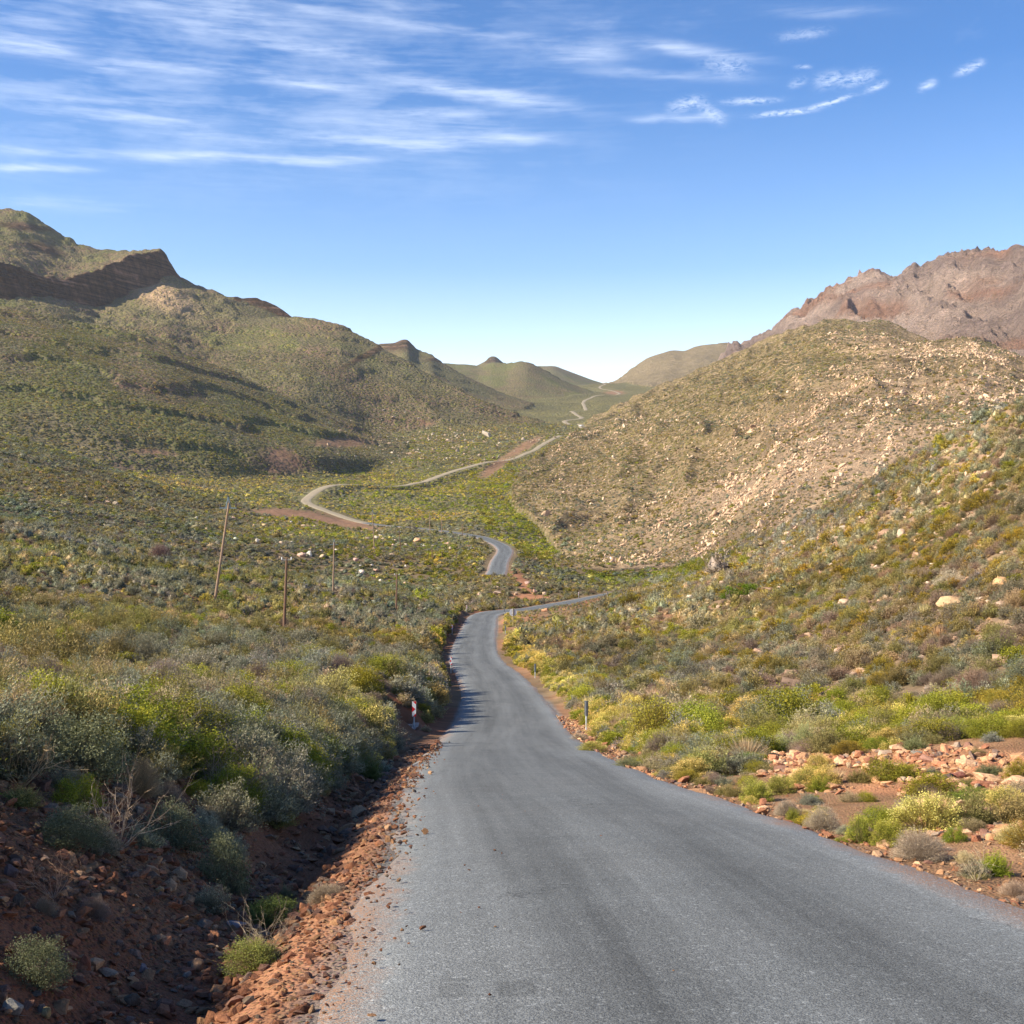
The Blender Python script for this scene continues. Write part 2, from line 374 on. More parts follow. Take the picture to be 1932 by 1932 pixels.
RA = [(-20, 3.7, 2.5), (-8, 2.6, 2.5), (0, 1.95, 2.47), (6.2, 1.5, 2.45), (11.6, 1.22, 2.35), (16, .93, 2.33), (20.5, .55, 2.25), (27, .2, 2.15), (36, .0, 2.2), (48, -.12, 2.35), (60, -.2, 2.3), (75, -.55, 2.3), (86, -1.1, 2.35),
      (98, -1.9, 2.35), (115, -3.3, 2.3), (135, -4.0, 2.2), (162, -4.45, 2.35), (185, -4.6, 2.4), (200, -4.7, 2.3), (211, -4.2, 2.3), (220, -2.6, 2.3), (226.5, 0.2, 2.25), (233, 3.6, 2.25), (243, 7.2, 2.3), (255, 11.8, 2.3), (268, 16.6, 2.3), (284, 22.5, 2.3), (300, 30, 2.3), (312, 40, 2.3)]
RBp = [(934, 326), (938, 338), (942, 360), (952, 395), (950, 418), (937, 440), (905, 462), (860, 474), (800, 488), (740, 503), (690, 520), (640, 542), (604, 558), (583, 572), (577, 585), (584, 600), (610, 622), (640, 643), (700, 682), (760, 728), (800, 765), (900, 850),
       (960, 925), (1000, 990), (1025, 1060), (1060, 1200)]
RCp = [(1100, 1340), (1094, 1440), (1080, 1490), (1066, 1540), (1070, 1600), (1094, 1680), (1097, 1760), (1086, 1850), (1077, 1950), (1088, 2050), (1105, 2150), (1100, 2400), (1118, 2650), (1138, 2780), (1154, 2880), (1165, 2960), (1168, 3050), (1150, 3150), (1133, 3260),
       (1133, 3340), (1141, 3420), (1142, 3520)]


def catmull(P, step):
    P = np.array(P, float)
    P = np.vstack([2 * P[0] - P[1], P, 2 * P[-1] - P[-2]])
    out = []
    for i in range(1, len(P) - 2):
        p0, p1, p2, p3 = P[i - 1:i + 3]
        n = max(2, int(np.linalg.norm((p2 - p1)[:2]) / step))
        t = np.linspace(0, 1, n, endpoint=False)[:, None]
        out.append(0.5 * ((2 * p1) + (-p0 + p2) * t + (2 * p0 - 5 * p1 + 4 * p2 - p3) * t ** 2 + (-p0 + 3 * p1 - 3 * p2 + p3) * t ** 3))
    out.append(P[-2][None])
    return np.vstack(out)


roadA = catmull([(x, y, h) for y, x, h in RA], 1.0)


def base_far(px, Y):
    Yk = [f[0] for f in FARL]
    z = (966 - np.interp(px, GX, FARL[0][1][1])) / FPX * Yk[0]
    for (Y0, l0), (Y1, l1) in zip(FARL[:-1], FARL[1:]):
        m = Y >= Y0
        if not np.any(m):
            break
        za = (966 - np.interp(px, GX, l0[1])) / FPX * Y0
        zb = (966 - np.interp(px, GX, l1[1])) / FPX * Y1
        t = np.clip((Y - Y0) / (Y1 - Y0), 0, 1)
        z = np.where(m, za + (zb - za) * t, z)
    return z


def base_near(px, Y):
    Yc = np.interp(px, GX, CREST1[0])
    zc = (966 - np.interp(px, GX, CREST1[1])) / FPX * Yc
    Yp = np.full_like(Y, NEARL[0][0])
    zp = (966 - np.interp(px, GX, NEARL[0][1][1])) / FPX * NEARL[0][0]
    z = zp - (Yp - Y) * -0.1
    for k in range(1, len(NEARL) + 1):
        if k < len(NEARL):
            Yn = NEARL[k][0]
            zn = (966 - np.interp(px, GX, NEARL[k][1][1])) / FPX * Yn
            ok = Yn < Yc * 0.93
            Yq = np.where(ok, Yn, Yc)
            zq = np.where(ok, zn, zc)
        else:
            Yq, zq = Yc, zc
        t = np.clip((Y - Yp) / np.maximum(Yq - Yp, 0.5), 0, 1)
        z = np.where((Y >= Yp) & (Yq > Yp), zp + (zq - zp) * t, z)
        Yp, zp = np.maximum(Yp, Yq), np.where(Yq > Yp, zq, zp)
    fall = np.where(px < 950, 0.10, 0.10 + 0.5 * sstep(950, 1350, px))
    return np.where(Y > Yc, zc - fall * (Y - Yc), z)


_ral = roadA[roadA[:, 1] < 205]


def road_c(Y):
    return np.interp(Y, _ral[:, 1], _ral[:, 0]), np.interp(Y, _ral[:, 1], _ral[:, 2])


BL_D = [-9, 0, .35, .85, 1.3, 1.8, 2.5, 3.3, 4.3, 6, 12, 30, 60]
BL_Z = [-.05, -.03, -.07, -.30, -.12, .22, .62, .95, 1.2, 1.4, 1.95, 3.3, 6]
BR_D = [-9, 0, .4, 1.5, 3, 5, 8, 12, 16, 22, 40, 60]
BR_Z = [-.05, -.03, -.08, -.10, .0, .16, .25, .45, .95, 2.6, 11, 20]


def near_section(X, Y):
    xc, hw = road_c(Y)
    dl = xc - hw - X
    dr = X - xc - hw
    return road_z(Y) + np.where(dl > -1, np.interp(dl, BL_D, BL_Z), np.interp(dr, BR_D, BR_Z))


ROADS = []      # (polyline xyz + halfwidth, shoulder)


def height(X, Y, want=False, roads=True):
    X = np.asarray(X, float)
    Y = np.asarray(Y, float)
    Ye = np.maximum(Y, 25.0)
    px = CXP + FPX * X / Ye
    zn = base_near(px, np.maximum(Y, 30))
    zs = near_section(X, Y)
    # close to the carriageway the cut bank keeps its own section further out
    w = sstep(34, 58, Y)
    zn2 = zs * (1 - w) + zn * w
    xc, hw = road_c(Y)
    dl = xc - hw - X
    bank = np.interp(dl, [-1, .2, 1.0, 2.0, 3.2, 5, 8], [0, 0, -.2, .5, .85, .5, 0]) * w * sstep(205, 185, Y)
    zn2 = zn2 + bank
    zf = base_far(px, np.maximum(Y, 200))
    zf = zf - 0.35 * np.maximum(0, np.interp(px, GX, CREST1[0]) - Y)
    # where the near side has ended the far base takes over
    k = 0.8 + 0.004 * Ye
    use_far = Y > 150
    z = np.where(use_far, smax(zn2, np.where(use_far, zf, -1e3), k), zn2)
    z = np.where(use_far & (zf < zn2 - 3 * k), zn2, z)
    ids = np.where(use_far & (zf > zn2), 1, 0)
    for i, (nm, hl) in enumerate(HILLS):
        if Y.size > 4000 or True:
            hz = hl(px, Y)
            if nm == 'mountain':
                hz = hz - np.maximum(0, 1375 - px) * 1.3
            hz = np.where(Y < 200, -1e3, hz)
            kk = 0.01 * Ye if nm in ('dome', 'shoulder', 'hump', 'ridge', 'slope', 'knuckle') else 0.003 * Ye
            m = hz > z - kk * 1.01
            ids = np.where(hz > z, i + 2, ids)
            z = np.where(m, smax(hz, z, kk), z)
    # relief
    n = 0
    for lam, s_ in ((170, 1), (84, 2), (41, 3), (20, 4), (10, 5)):
        ww = sstep(3.0, 7.0, Y / lam)
        n = n + ww * lam * 0.030 * vnoise(X / lam, Y / lam * 0.8, s_ * 31)
    rid = 1 - np.abs(vnoise(X / 95 + 0.004 * Y, Y / 210, 77))
    rid2 = 1 - np.abs(vnoise(X / 38, Y / 60, 78))
    hm = (ids >= 2)
    lft = (ids >= 2) & (ids < 2 + HN.index('slope'))
    n = n * np.where(lft, .42, 1.0)
    rid = 1 - np.abs(vnoise(X / 120 + 0.003 * Y, Y / 330, 77)) ** .8
    n = n + np.where(hm & (Y > 600), (rid - 0.6) * np.where(lft, 6, 7) + (rid2 - .6) * np.where(lft, 1.2, 3.5), 0) * sstep(600, 1300, Y) * np.where((ids == 2 + HN.index('cliff')) | (ids == 2 + HN.index('nose')), .35, 1.0)
    # harder beds stand out as ledges that follow the hillside
    bed = ((z + 0.10 * X + fbm(X / 60, Y / 60, 4, 101) * 9) / 26.0) % 1.0
    n = n + np.where(lft & (Y < 2300), sstep(.44, .53, bed) * 3.4 - bed * 3.4, 0) * sstep(620, 760, Y)
    mt = ids == 2 + HN.index('mountain')
    if np.any(mt):
        q = X * 0.8 - Y * 0.3
        r3 = 1 - np.abs(vnoise(q / 120 + z / 160, (X + Y) / 330, 91))
        r4 = 1 - np.abs(vnoise(q / 45 + z / 60, (X + Y) / 120, 92))
        r5 = 1 - np.abs(vnoise(q / 18 + z / 25, (X + Y) / 40, 93))
        n = n + np.where(mt, (r3 - .6) * 34 + (r4 - .6) * 26 + (r5 - .6) * 18, 0) * sstep(1500, 1800, Y)
    rk = (ids == 2 + HN.index('slope')) | (ids == 2 + HN.index('knuckle'))
    if np.any(rk):
        q = X * 0.75 - Y * 0.3
        r4 = 1 - np.abs(vnoise(q / 22 + z / 30, (X + Y) / 80, 95))
        r5 = 1 - np.abs(vnoise(q / 7, (X + Y) / 20, 96))
        n = n + np.where(rk, (r4 - .6) * 6.5 + (r5 - .6) * 2.2, 0) * sstep(420, 520, Y)
    cl = (ids == 2 + HN.index('cliff'))
    if np.any(cl):
        n = n + np.where(cl, 4.5 * (1 - np.abs(vnoise(X / 26, Y / 26, 41)) - .5) + 3.5 * (1 - np.abs(vnoise(X / 10, Y / 10, 42)) - .5), 0) * sstep(1250, 1400, Y)
    nearn = fbm(X / 2.3, Y / 2.3, 4, 5) * 0.055 + fbm(X / 0.45, Y / 0.45, 2, 8) * 0.012
    offr = np.minimum(np.abs(dl), 50)
    edge = np.where(dl > 0, sstep(.3, 1.5, dl), sstep(.3, 2.5, -dl - 2 * hw))
    n = n + nearn * edge
    # the drain mouth beside the first marker
    gd = np.exp(-(((X + 4.55) / .75) ** 2) ** 2 - (((Y - 50.1) / 1.5) ** 2) ** 2)
    z = z * (1 - gd) + (-9.12 - .03 * (Y - 50)) * gd
    # rubble berm on the right of the road
    n = n + np.where((Y > 14) & (Y < 45), 0.50 * np.exp(-((X - 9.2) / 2.8) ** 2 - ((Y - 24.0) / 3.0) ** 2) + .12 * np.exp(-((X - 5.5) / 1.5) ** 2 - ((Y - 26) / 3) ** 2), 0)
    z = z + n
    if roads:
        for pl, hw_, sh in ROADS:
            lo = pl[:, :2].min(0) - 40
            hi_ = pl[:, :2].max(0) + 40
            sel = (X > lo[0]) & (X < hi_[0]) & (Y > lo[1]) & (Y < hi_[1])
            if not np.any(sel):
                continue
            xs = X[sel]
            ys = Y[sel]
            best = np.full(xs.shape, 1e9)
            zb = np.zeros(xs.shape)
            for a, b in zip(pl[:-1], pl[1:]):
                d = b[:2] - a[:2]
                L2 = d @ d
                t = np.clip(((xs - a[0]) * d[0] + (ys - a[1]) * d[1]) / L2, 0, 1)
                dd = np.hypot(xs - a[0] - t * d[0], ys - a[1] - t * d[1])
                m = dd < best
                best = np.where(m, dd, best)
                zb = np.where(m, a[2] + t * (b[2] - a[2]), zb)
            w = 1 - sstep(hw_ + 0.25, hw_ + sh, best)
            zz = z[sel]
            z[sel] = zz * (1 - w) + (zb - 0.06) * w
    if want:
        return z, ids, px
    return z


def thin(pl, n):
    idx = np.linspace(0, len(pl) - 1, n).astype(int)
    return pl[idx]


# carriageway heights
rA = np.column_stack([roadA[:, 0], roadA[:, 1], road_z(roadA[:, 1])])
rb2 = catmull([((px - CXP) / FPX * Y, Y) for px, Y in RBp], 4.0)
rc2 = catmull([((px - CXP) / FPX * Y, Y) for px, Y in RCp], 12.0)


def smooth_z(p, r):
    z = height(p[:, 0], p[:, 1], roads=False)
    k = np.ones(2 * r + 1) / (2 * r + 1)
    return np.convolve(np.pad(z, r, mode='edge'), k, mode='valid')


rB = np.column_stack([rb2, smooth_z(rb2, 5)])
rB[:, 2] += 2.6 * sstep(590, 625, rB[:, 1]) * sstep(1000, 850, rB[:, 1])
rC = np.column_stack([rc2, smooth_z(rc2, 2)])
ROADS.append((thin(rA, 110), 2.3, 1.5))
ROADS.append((thin(rB, 110), 2.6, 9.0))
ROADS.append((thin(rC, 90), 5.0, 18.0))
# only the part past the first bend needs blending; the near section already follows the road
ROADS[0] = (ROADS[0][0][ROADS[0][0][:, 1] > 30], 2.35, 1.6)
ROADS.append((thin(rA, 220)[thin(rA, 220)[:, 1] > 219], 2.4, 9.0))


def proj(X, Y, Z):
    return CXP + FPX * X / Y, 966 - FPX * Z / Y


_MY = np.concatenate([np.arange(4, 60, 0.1), 60 * 1.0015 ** np.arange(0, 2900)])


def hit(px, py, ymin=4, ymax=6000):
    """where the line of sight through a measured point of the place meets the ground"""
    m = (_MY >= ymin) & (_MY <= ymax)
    Y = _MY[m]
    X = (px - CXP) / FPX * Y
    zr = (966 - py) / FPX * Y
    h = height(X, Y)
    k = np.argmax(h >= zr)
    if h[k] < zr[k]:
        k = len(Y) - 1
    return float(X[k]), float(Y[k]), float(h[k])

# ================================================================== materials
def new_mat(name):
    m = bpy.data.materials.new(name)
    m.use_nodes = True
    t = m.node_tree
    t.nodes.clear()
    out = nd(t, 'ShaderNodeOutputMaterial')
    b = nd(t, 'ShaderNodeBsdfPrincipled')
    b.inputs['Roughness'].default_value = 0.9
    b.inputs['Specular IOR Level'].default_value = 0.15
    t.links.new(b.outputs[0], out.inputs[0])
    return m, t, b


def mixrgb(t, fac, a, b, mode='MIX'):
    n = t.nodes.new('ShaderNodeMix')
    n.data_type = 'RGBA'
    n.blend_type = mode
    for i, v in ((0, fac), (6, a), (7, b)):
        if isinstance(v, (int, float)):
            n.inputs[i].default_value = v
        elif isinstance(v, tuple):
            n.inputs[i].default_value = (*v, 1) if len(v) == 3 else v
        else:
            t.links.new(v, n.inputs[i])
    return n.outputs[2]


def noise(t, vec, scale, detail=4, rough=.55, dist=0.0):
    n = t.nodes.new('ShaderNodeTexNoise')
    n.inputs['Scale'].default_value = scale
    n.inputs['Detail'].default_value = detail
    n.inputs['Roughness'].default_value = rough
    n.inputs['Distortion'].default_value = dist
    if vec is not None:
        t.links.new(vec, n.inputs['Vector'])
    return n.outputs[0]


def mapr(t, v, a, b, c=0., d=1.):
    n = t.nodes.new('ShaderNodeMapRange')
    t.links.new(v, n.inputs[0])
    for i, q in enumerate((a, b, c, d)):
        n.inputs[i + 1].default_value = q
    return n.outputs[0]


def attr(t, name, kind='GEOMETRY'):
    n = t.nodes.new('ShaderNodeAttribute')
    n.attribute_type = kind
    n.attribute_name = name
    return n


def grey(t, v):
    n = t.nodes.new('ShaderNodeCombineColor')
    for i in range(3):
        t.links.new(v, n.inputs[i])
    return n.outputs[0]


def voro(t, vec, scale, feature='F1', rnd=1.0):
    n = t.nodes.new('ShaderNodeTexVoronoi')
    n.feature = feature
    n.inputs['Scale'].default_value = scale
    n.inputs['Randomness'].default_value = rnd
    t.links.new(vec, n.inputs['Vector'])
    return n


def bump(t, h, strength, dist, norm=None):
    n = t.nodes.new('ShaderNodeBump')
    n.inputs['Strength'].default_value = strength
    n.inputs['Distance'].default_value = dist
    t.links.new(h, n.inputs['Height'])
    if norm is not None:
        t.links.new(norm, n.inputs['Normal'])
    return n.outputs[0]


def make_ground_mat():
    m, t, b = new_mat('scrub_ground')
    v = nd(t, 'ShaderNodeTexCoord').outputs['Object']
    gc = attr(t, 'gcol').outputs[0]
    sp = attr(t, 'speck').outputs[2]
    rk = attr(t, 'rock').outputs[2]
    bush = attr(t, 'bcol').outputs[0]
    nr = attr(t, 'near').outputs[2]
    c = mixrgb(t, 1.0, gc, grey(t, mapr(t, noise(t, v, 0.7, 7, .62), .25, .75, .62, 1.38)), 'MULTIPLY')
    c = mixrgb(t, 1.0, c, grey(t, mapr(t, noise(t, v, 0.035, 5, .6, .6), .3, .7, .8, 1.2)), 'MULTIPLY')
    # gravel and grit close by
    vs = voro(t, v, 26.0)
    vs2 = voro(t, v, 75.0)
    pcol = mixrgb(t, mapr(t, vs.outputs['Distance'], .1, .5, .75, 0.0), c, mixrgb(t, 1.0, c, mixrgb(t, .65, (1.25, 1.2, 1.15), vs.outputs['Color']), 'MULTIPLY'))
    pcol = mixrgb(t, 1.0, pcol, grey(t, mapr(t, vs2.outputs['Distance'], 0, .8, 1.25, .75)), 'MULTIPLY')
    c = mixrgb(t, nr, c, pcol)
    # shrubs too small to model on the far slopes: their own colour over the soil
    def layer(c, scale, lo, hi, strength):
        vo = voro(t, v, scale)
        rs = nd(t, 'ShaderNodeSeparateColor')
        t.links.new(vo.outputs['Color'], rs.inputs[0])
        bc = mixrgb(t, 1.0, bush, mixrgb(t, rs.outputs[0], (0.55, 0.60, 0.62), (1.5, 1.45, 1.15)), 'MULTIPLY')
        bc = mixrgb(t, mapr(t, rs.outputs[1], .86, .9), bc, (0.21, 0.19, 0.035))
        bc = mixrgb(t, mapr(t, rs.outputs[2], .9, .93), bc, mixrgb(t, rk, (0.10, 0.13, 0.03), (.5, .36, .25)))
        f = mapr(t, vo.outputs['Distance'], lo, hi, 1.0, 0.0)
        f = mth(t, 'MULTIPLY', mth(t, 'MULTIPLY', f, sp), strength)
        return mixrgb(t, f, c, bc), mapr(t, vo.outputs['Distance'], .0, .65, 1., 0.)
    c, h1 = layer(c, 0.22, .35, .62, .8)
    c, h2 = layer(c, 0.5, .35, .6, .85)
    # banded rock, its colours darkened to deepen the shadowed cliff face
    smp = nd(t, 'ShaderNodeMapping')
    smp.inputs['Scale'].default_value = (.010, .010, .30)
    smp.inputs['Rotation'].default_value = (rad(3), rad(7), 0)
    t.links.new(v, smp.inputs[0])
    sn1 = noise(t, smp.outputs[0], 1.0, 7, .72, .3)
    smp2 = nd(t, 'ShaderNodeMapping')
    smp2.inputs['Scale'].default_value = (.09, .09, .035)
    t.links.new(v, smp2.inputs[0])
    sn2 = noise(t, smp2.outputs[0], 1.0, 6, .7, .5)
    wvv = mapr(t, mth(t, 'ADD', mth(t, 'MULTIPLY', sn1, .6), mth(t, 'MULTIPLY', sn2, .4)), .43, .57)
    str_ = attr(t, 'strata').outputs[2]
    c = mixrgb(t, mth(t, 'MULTIPLY', str_, .85), c, mixrgb(t, wvv, (.022, .016, .014), (.26, .15, .10)))
    b_in = c
    t.links.new(b_in, b.inputs['Base Color'])
    nb = noise(t, v, 9, 6, .7)
    nrm = bump(t, mth(t, 'MULTIPLY', nb, nr), .6, .05)
    nrm = bump(t, mth(t, 'MULTIPLY', mapr(t, vs.outputs['Distance'], 0, .6, 1, 0), nr), .9, .02, nrm)
    nrm = bump(t, mth(t, 'MULTIPLY', mth(t, 'ADD', h1, mth(t, 'MULTIPLY', h2, .5)), sp), .8, 1.6, nrm)
    rb = noise(t, v, .11, 8, .72, .8)
    rmp = nd(t, 'ShaderNodeMapping')
    rmp.inputs['Rotation'].default_value = (0, rad(38), rad(20))
    rmp.inputs['Scale'].default_value = (.018, .05, .07)
    t.links.new(v, rmp.inputs[0])
    rn = noise(t, rmp.outputs[0], 1.0, 8, .68, .6)
    nrm = bump(t, mth(t, 'MULTIPLY', mth(t, 'ADD', rb, mth(t, 'MULTIPLY', rn, 3.0)), attr(t, 'crag').outputs[2]), 1.0, 18.0, nrm)
    nrm = bump(t, mth(t, 'MULTIPLY', wvv, str_), 1.0, 8.0, nrm)
    t.links.new(nrm, b.inputs['Normal'])
    b.inputs['Specular IOR Level'].default_value = 0.05
    return m


MAT_GROUND = make_ground_mat()


def make_asphalt():
    m, t, b = new_mat('worn_asphalt')
    uv = nd(t, 'ShaderNodeUVMap', uv_map='UVMap')
    sp = nd(t, 'ShaderNodeSeparateXYZ')
    t.links.new(uv.outputs[0], sp.inputs[0])
    v = nd(t, 'ShaderNodeTexCoord').outputs['Object']
    u, w = sp.outputs[0], sp.outputs[1]           # metres across, metres along
    st = nd(t, 'ShaderNodeMapping')
    st.inputs['Scale'].default_value = (1.6, 0.055, 1)
    t.links.new(uv.outputs[0], st.inputs[0])
    warp = noise(t, st.outputs[0], 1.0, 5, .6, .4)
    st2 = nd(t, 'ShaderNodeMapping')
    st2.inputs['Scale'].default_value = (0.55, 0.11, 1)
    t.links.new(uv.outputs[0], st2.inputs[0])
    w2 = noise(t, st2.outputs[0], 1.0, 4, .6, .5)
    au = mth(t, 'ABSOLUTE', mth(t, 'ADD', u, mth(t, 'MULTIPLY', mth(t, 'SUBTRACT', w2, .5), .5)))
    # two smooth wheel paths worn darker, loose pale chippings on the crown and at the edges
    tr = mth(t, 'EXPONENT', mth(t, 'MULTIPLY', mth(t, 'POWER', mth(t, 'DIVIDE', mth(t, 'SUBTRACT', au, .85), .42), 2.0), -1.0))
    edge = mapr(t, au, 1.45, 2.2)
    lum = mth(t, 'ADD', .140, mth(t, 'MULTIPLY', tr, -.022))
    lum = mth(t, 'ADD', lum, mth(t, 'MULTIPLY', edge, .07))
    lum = mth(t, 'ADD', lum, mth(t, 'MULTIPLY', mth(t, 'SUBTRACT', warp, .5), .12))
    lum = mth(t, 'ADD', lum, mth(t, 'MULTIPLY', mth(t, 'SUBTRACT', w2, .5), .09))
    lum = mth(t, 'ADD', lum, mth(t, 'MULTIPLY', mth(t, 'SUBTRACT', noise(t, v, 1.3, 5, .6), .5), .05))
    st3 = nd(t, 'ShaderNodeMapping')
    st3.inputs['Scale'].default_value = (7.5, 0.12, 1)
    t.links.new(uv.outputs[0], st3.inputs[0])
    lum = mth(t, 'ADD', lum, mth(t, 'MULTIPLY', mth(t, 'SUBTRACT', noise(t, st3.outputs[0], 1.0, 3, .6, .3), .5), .06))
    # fine cracks
    ck = nd(t, 'ShaderNodeTexVoronoi')
    ck.feature = 'DISTANCE_TO_EDGE'
    ck.inputs['Scale'].default_value = .9
    ckm = nd(t, 'ShaderNodeMapping')
    ckm.inputs['Scale'].default_value = (1, .45, 1)
    t.links.new(v, ckm.inputs[0])
    wadd = nd(t, 'ShaderNodeVectorMath')
    wn = nd(t, 'ShaderNodeTexNoise')
    wn.inputs['Scale'].default_value = 2.2
    t.links.new(v, wn.inputs['Vector'])
    t.links.new(ckm.outputs[0], wadd.inputs[0])
    t.links.new(wn.outputs[1], wadd.inputs[1])
    t.links.new(wadd.outputs[0], ck.inputs['Vector'])
    crk = mth(t, 'MULTIPLY', mapr(t, ck.outputs[0], .004, .014, 1, 0), mapr(t, noise(t, v, .35, 3), .56, .62))
    lum = mth(t, 'ADD', lum, mth(t, 'MULTIPLY', crk, -.05))
    # two bitumen repairs
    for (pu, pw, ru, rw) in ((-1.76, 27.1, .10, .17), (-1.43, 27.1, .11, .18), (-1.75, 27.35, .09, .05)):
        du = mth(t, 'POWER', mth(t, 'ABSOLUTE', mth(t, 'DIVIDE', mth(t, 'SUBTRACT', u, pu), ru)), 4.0)
        dw = mth(t, 'POWER', mth(t, 'ABSOLUTE', mth(t, 'DIVIDE', mth(t, 'SUBTRACT', w, pw), rw)), 4.0)
        q = mth(t, 'ADD', mth(t, 'ADD', du, dw), mth(t, 'MULTIPLY', mth(t, 'SUBTRACT', noise(t, v, 16, 5, .7), .5), 3.0))
        lum = mth(t, 'ADD', lum, mth(t, 'MULTIPLY', mapr(t, q, .5, 1.3, 1, 0), -.04))
    # chippings
    g = voro(t, v, 95.0)
    g2 = voro(t, v, 42.0)
    gs = nd(t, 'ShaderNodeSeparateColor')
    t.links.new(g.outputs['Color'], gs.inputs[0])
    gs2 = nd(t, 'ShaderNodeSeparateColor')
    t.links.new(g2.outputs['Color'], gs2.inputs[0])
    k = mth(t, 'ADD', mapr(t, gs.outputs[0], 0, 1, .6, 1.36), mapr(t, gs2.outputs[1], .93, .97, 0, .55))
    lum = mth(t, 'MULTIPLY', lum, k)
    col = mixrgb(t, 1.0, grey(t, lum), mixrgb(t, noise(t, v, .5, 3), (.92, 1.0, 1.05), (.97, 1.01, 1.03)), 'MULTIPLY')
    # a dusting of red grit blown in from the verge
    dust = mth(t, 'MULTIPLY', mapr(t, mth(t, 'ADD', au, mth(t, 'MULTIPLY', noise(t, v, 1.1, 5, .65), 1.1)), 2.65, 3.0), mapr(t, gs.outputs[2], .35, .45))
    col = mixrgb(t, mth(t, 'MULTIPLY', dust, .8), col, (.33, .17, .09))
    t.links.new(col, b.inputs['Base Color'])
    b.inputs['Roughness'].default_value = .82
    b.inputs['Specular IOR Level'].default_value = .25
    h = mth(t, 'ADD', mapr(t, g.outputs['Distance'], 0, .6, 1, 0), mth(t, 'MULTIPLY', mapr(t, g2.outputs['Distance'], 0, .6, 1, 0), .8))
    t.links.new(bump(t, h, .55, .006), b.inputs['Normal'])
    return m


def make_dirt():
    m, t, b = new_mat('pale_gravel_track')
    v = nd(t, 'ShaderNodeTexCoord').outputs['Object']
    c = mixrgb(t, noise(t, v, .25, 5), (.27, .22, .155), (.35, .30, .22))
    c = mixrgb(t, 1.0, c, grey(t, mapr(t, noise(t, v, 3.0, 5, .7), .3, .7, .85, 1.15)), 'MULTIPLY')
    t.links.new(c, b.inputs['Base Color'])
    return m


MAT_ASPHALT = make_asphalt()
MAT_DIRT = make_dirt()


# ================================================================== ground colours
def lin(r, g, b):
    return tuple((c / 255.0 / 12.92) if c < 10 else ((c / 255.0 + .055) / 1.055) ** 2.4 for c in (r, g, b))


def blob(px, py, cx_, cy_, rx, ry, rot=0):
    c, s = math.cos(rad(rot)), math.sin(rad(rot))
    dx = px - cx_
    dy = py - cy_
    u = (dx * c + dy * s) / rx
    v = (-dx * s + dy * c) / ry
    return np.exp(-(u * u + v * v) ** 1.5)


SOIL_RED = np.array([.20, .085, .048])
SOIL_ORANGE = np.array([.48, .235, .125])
SOIL_BROWN = np.array([.17, .125, .075])
PEACH = np.array([.58, .43, .31])
MOUNT = np.array([.33, .235, .19])


def lerp(a, b, t):
    return a + (b - a) * t[..., None]


def dist_road(X, Y):
    """signed offsets beyond the carriageway edge for the near road"""
    xc, hw = road_c(Y)
    return xc - hw - X, X - xc - hw


def bare_mask(px, py, X, Y):
    """how bare of plants the soil is (0..1)"""
    n = fbm(X / 1.7, Y / 1.7, 3, 61)
    b = np.zeros_like(px)
    for args in ((1620, 1437, 230, 13, 0), (1815, 1455, 190, 38, 2), (1470, 1425, 75, 12, 20), (1480, 1462, 60, 8, 0),
                 (1540, 1490, 60, 10, 0), (1840, 1500, 130, 30, 0), (1860, 1560, 110, 30, 0)):
        b = np.maximum(b, blob(px, py, *args) * ((Y > 8) & (Y < 60)))
    for args in ((985, 1098, 26, 9, 50), (1005, 1128, 40, 6, 5), (850, 1140, 45, 5, 0), (545, 968, 85, 8, 3), (640, 985, 80, 8, 10), (535, 868, 40, 22, 20), (290, 853, 45, 5, 5), (640, 835, 60, 10, 0),
                 (800, 798, 18, 6, 0), (935, 880, 40, 10, -35), (985, 845, 50, 8, -30), (1160, 741, 20, 4, 0)):
        b = np.maximum(b, blob(px, py, *args) * (Y > 220))
    return np.clip(b * 1.25 + 0.25 * n * (b > .15), 0, 1)


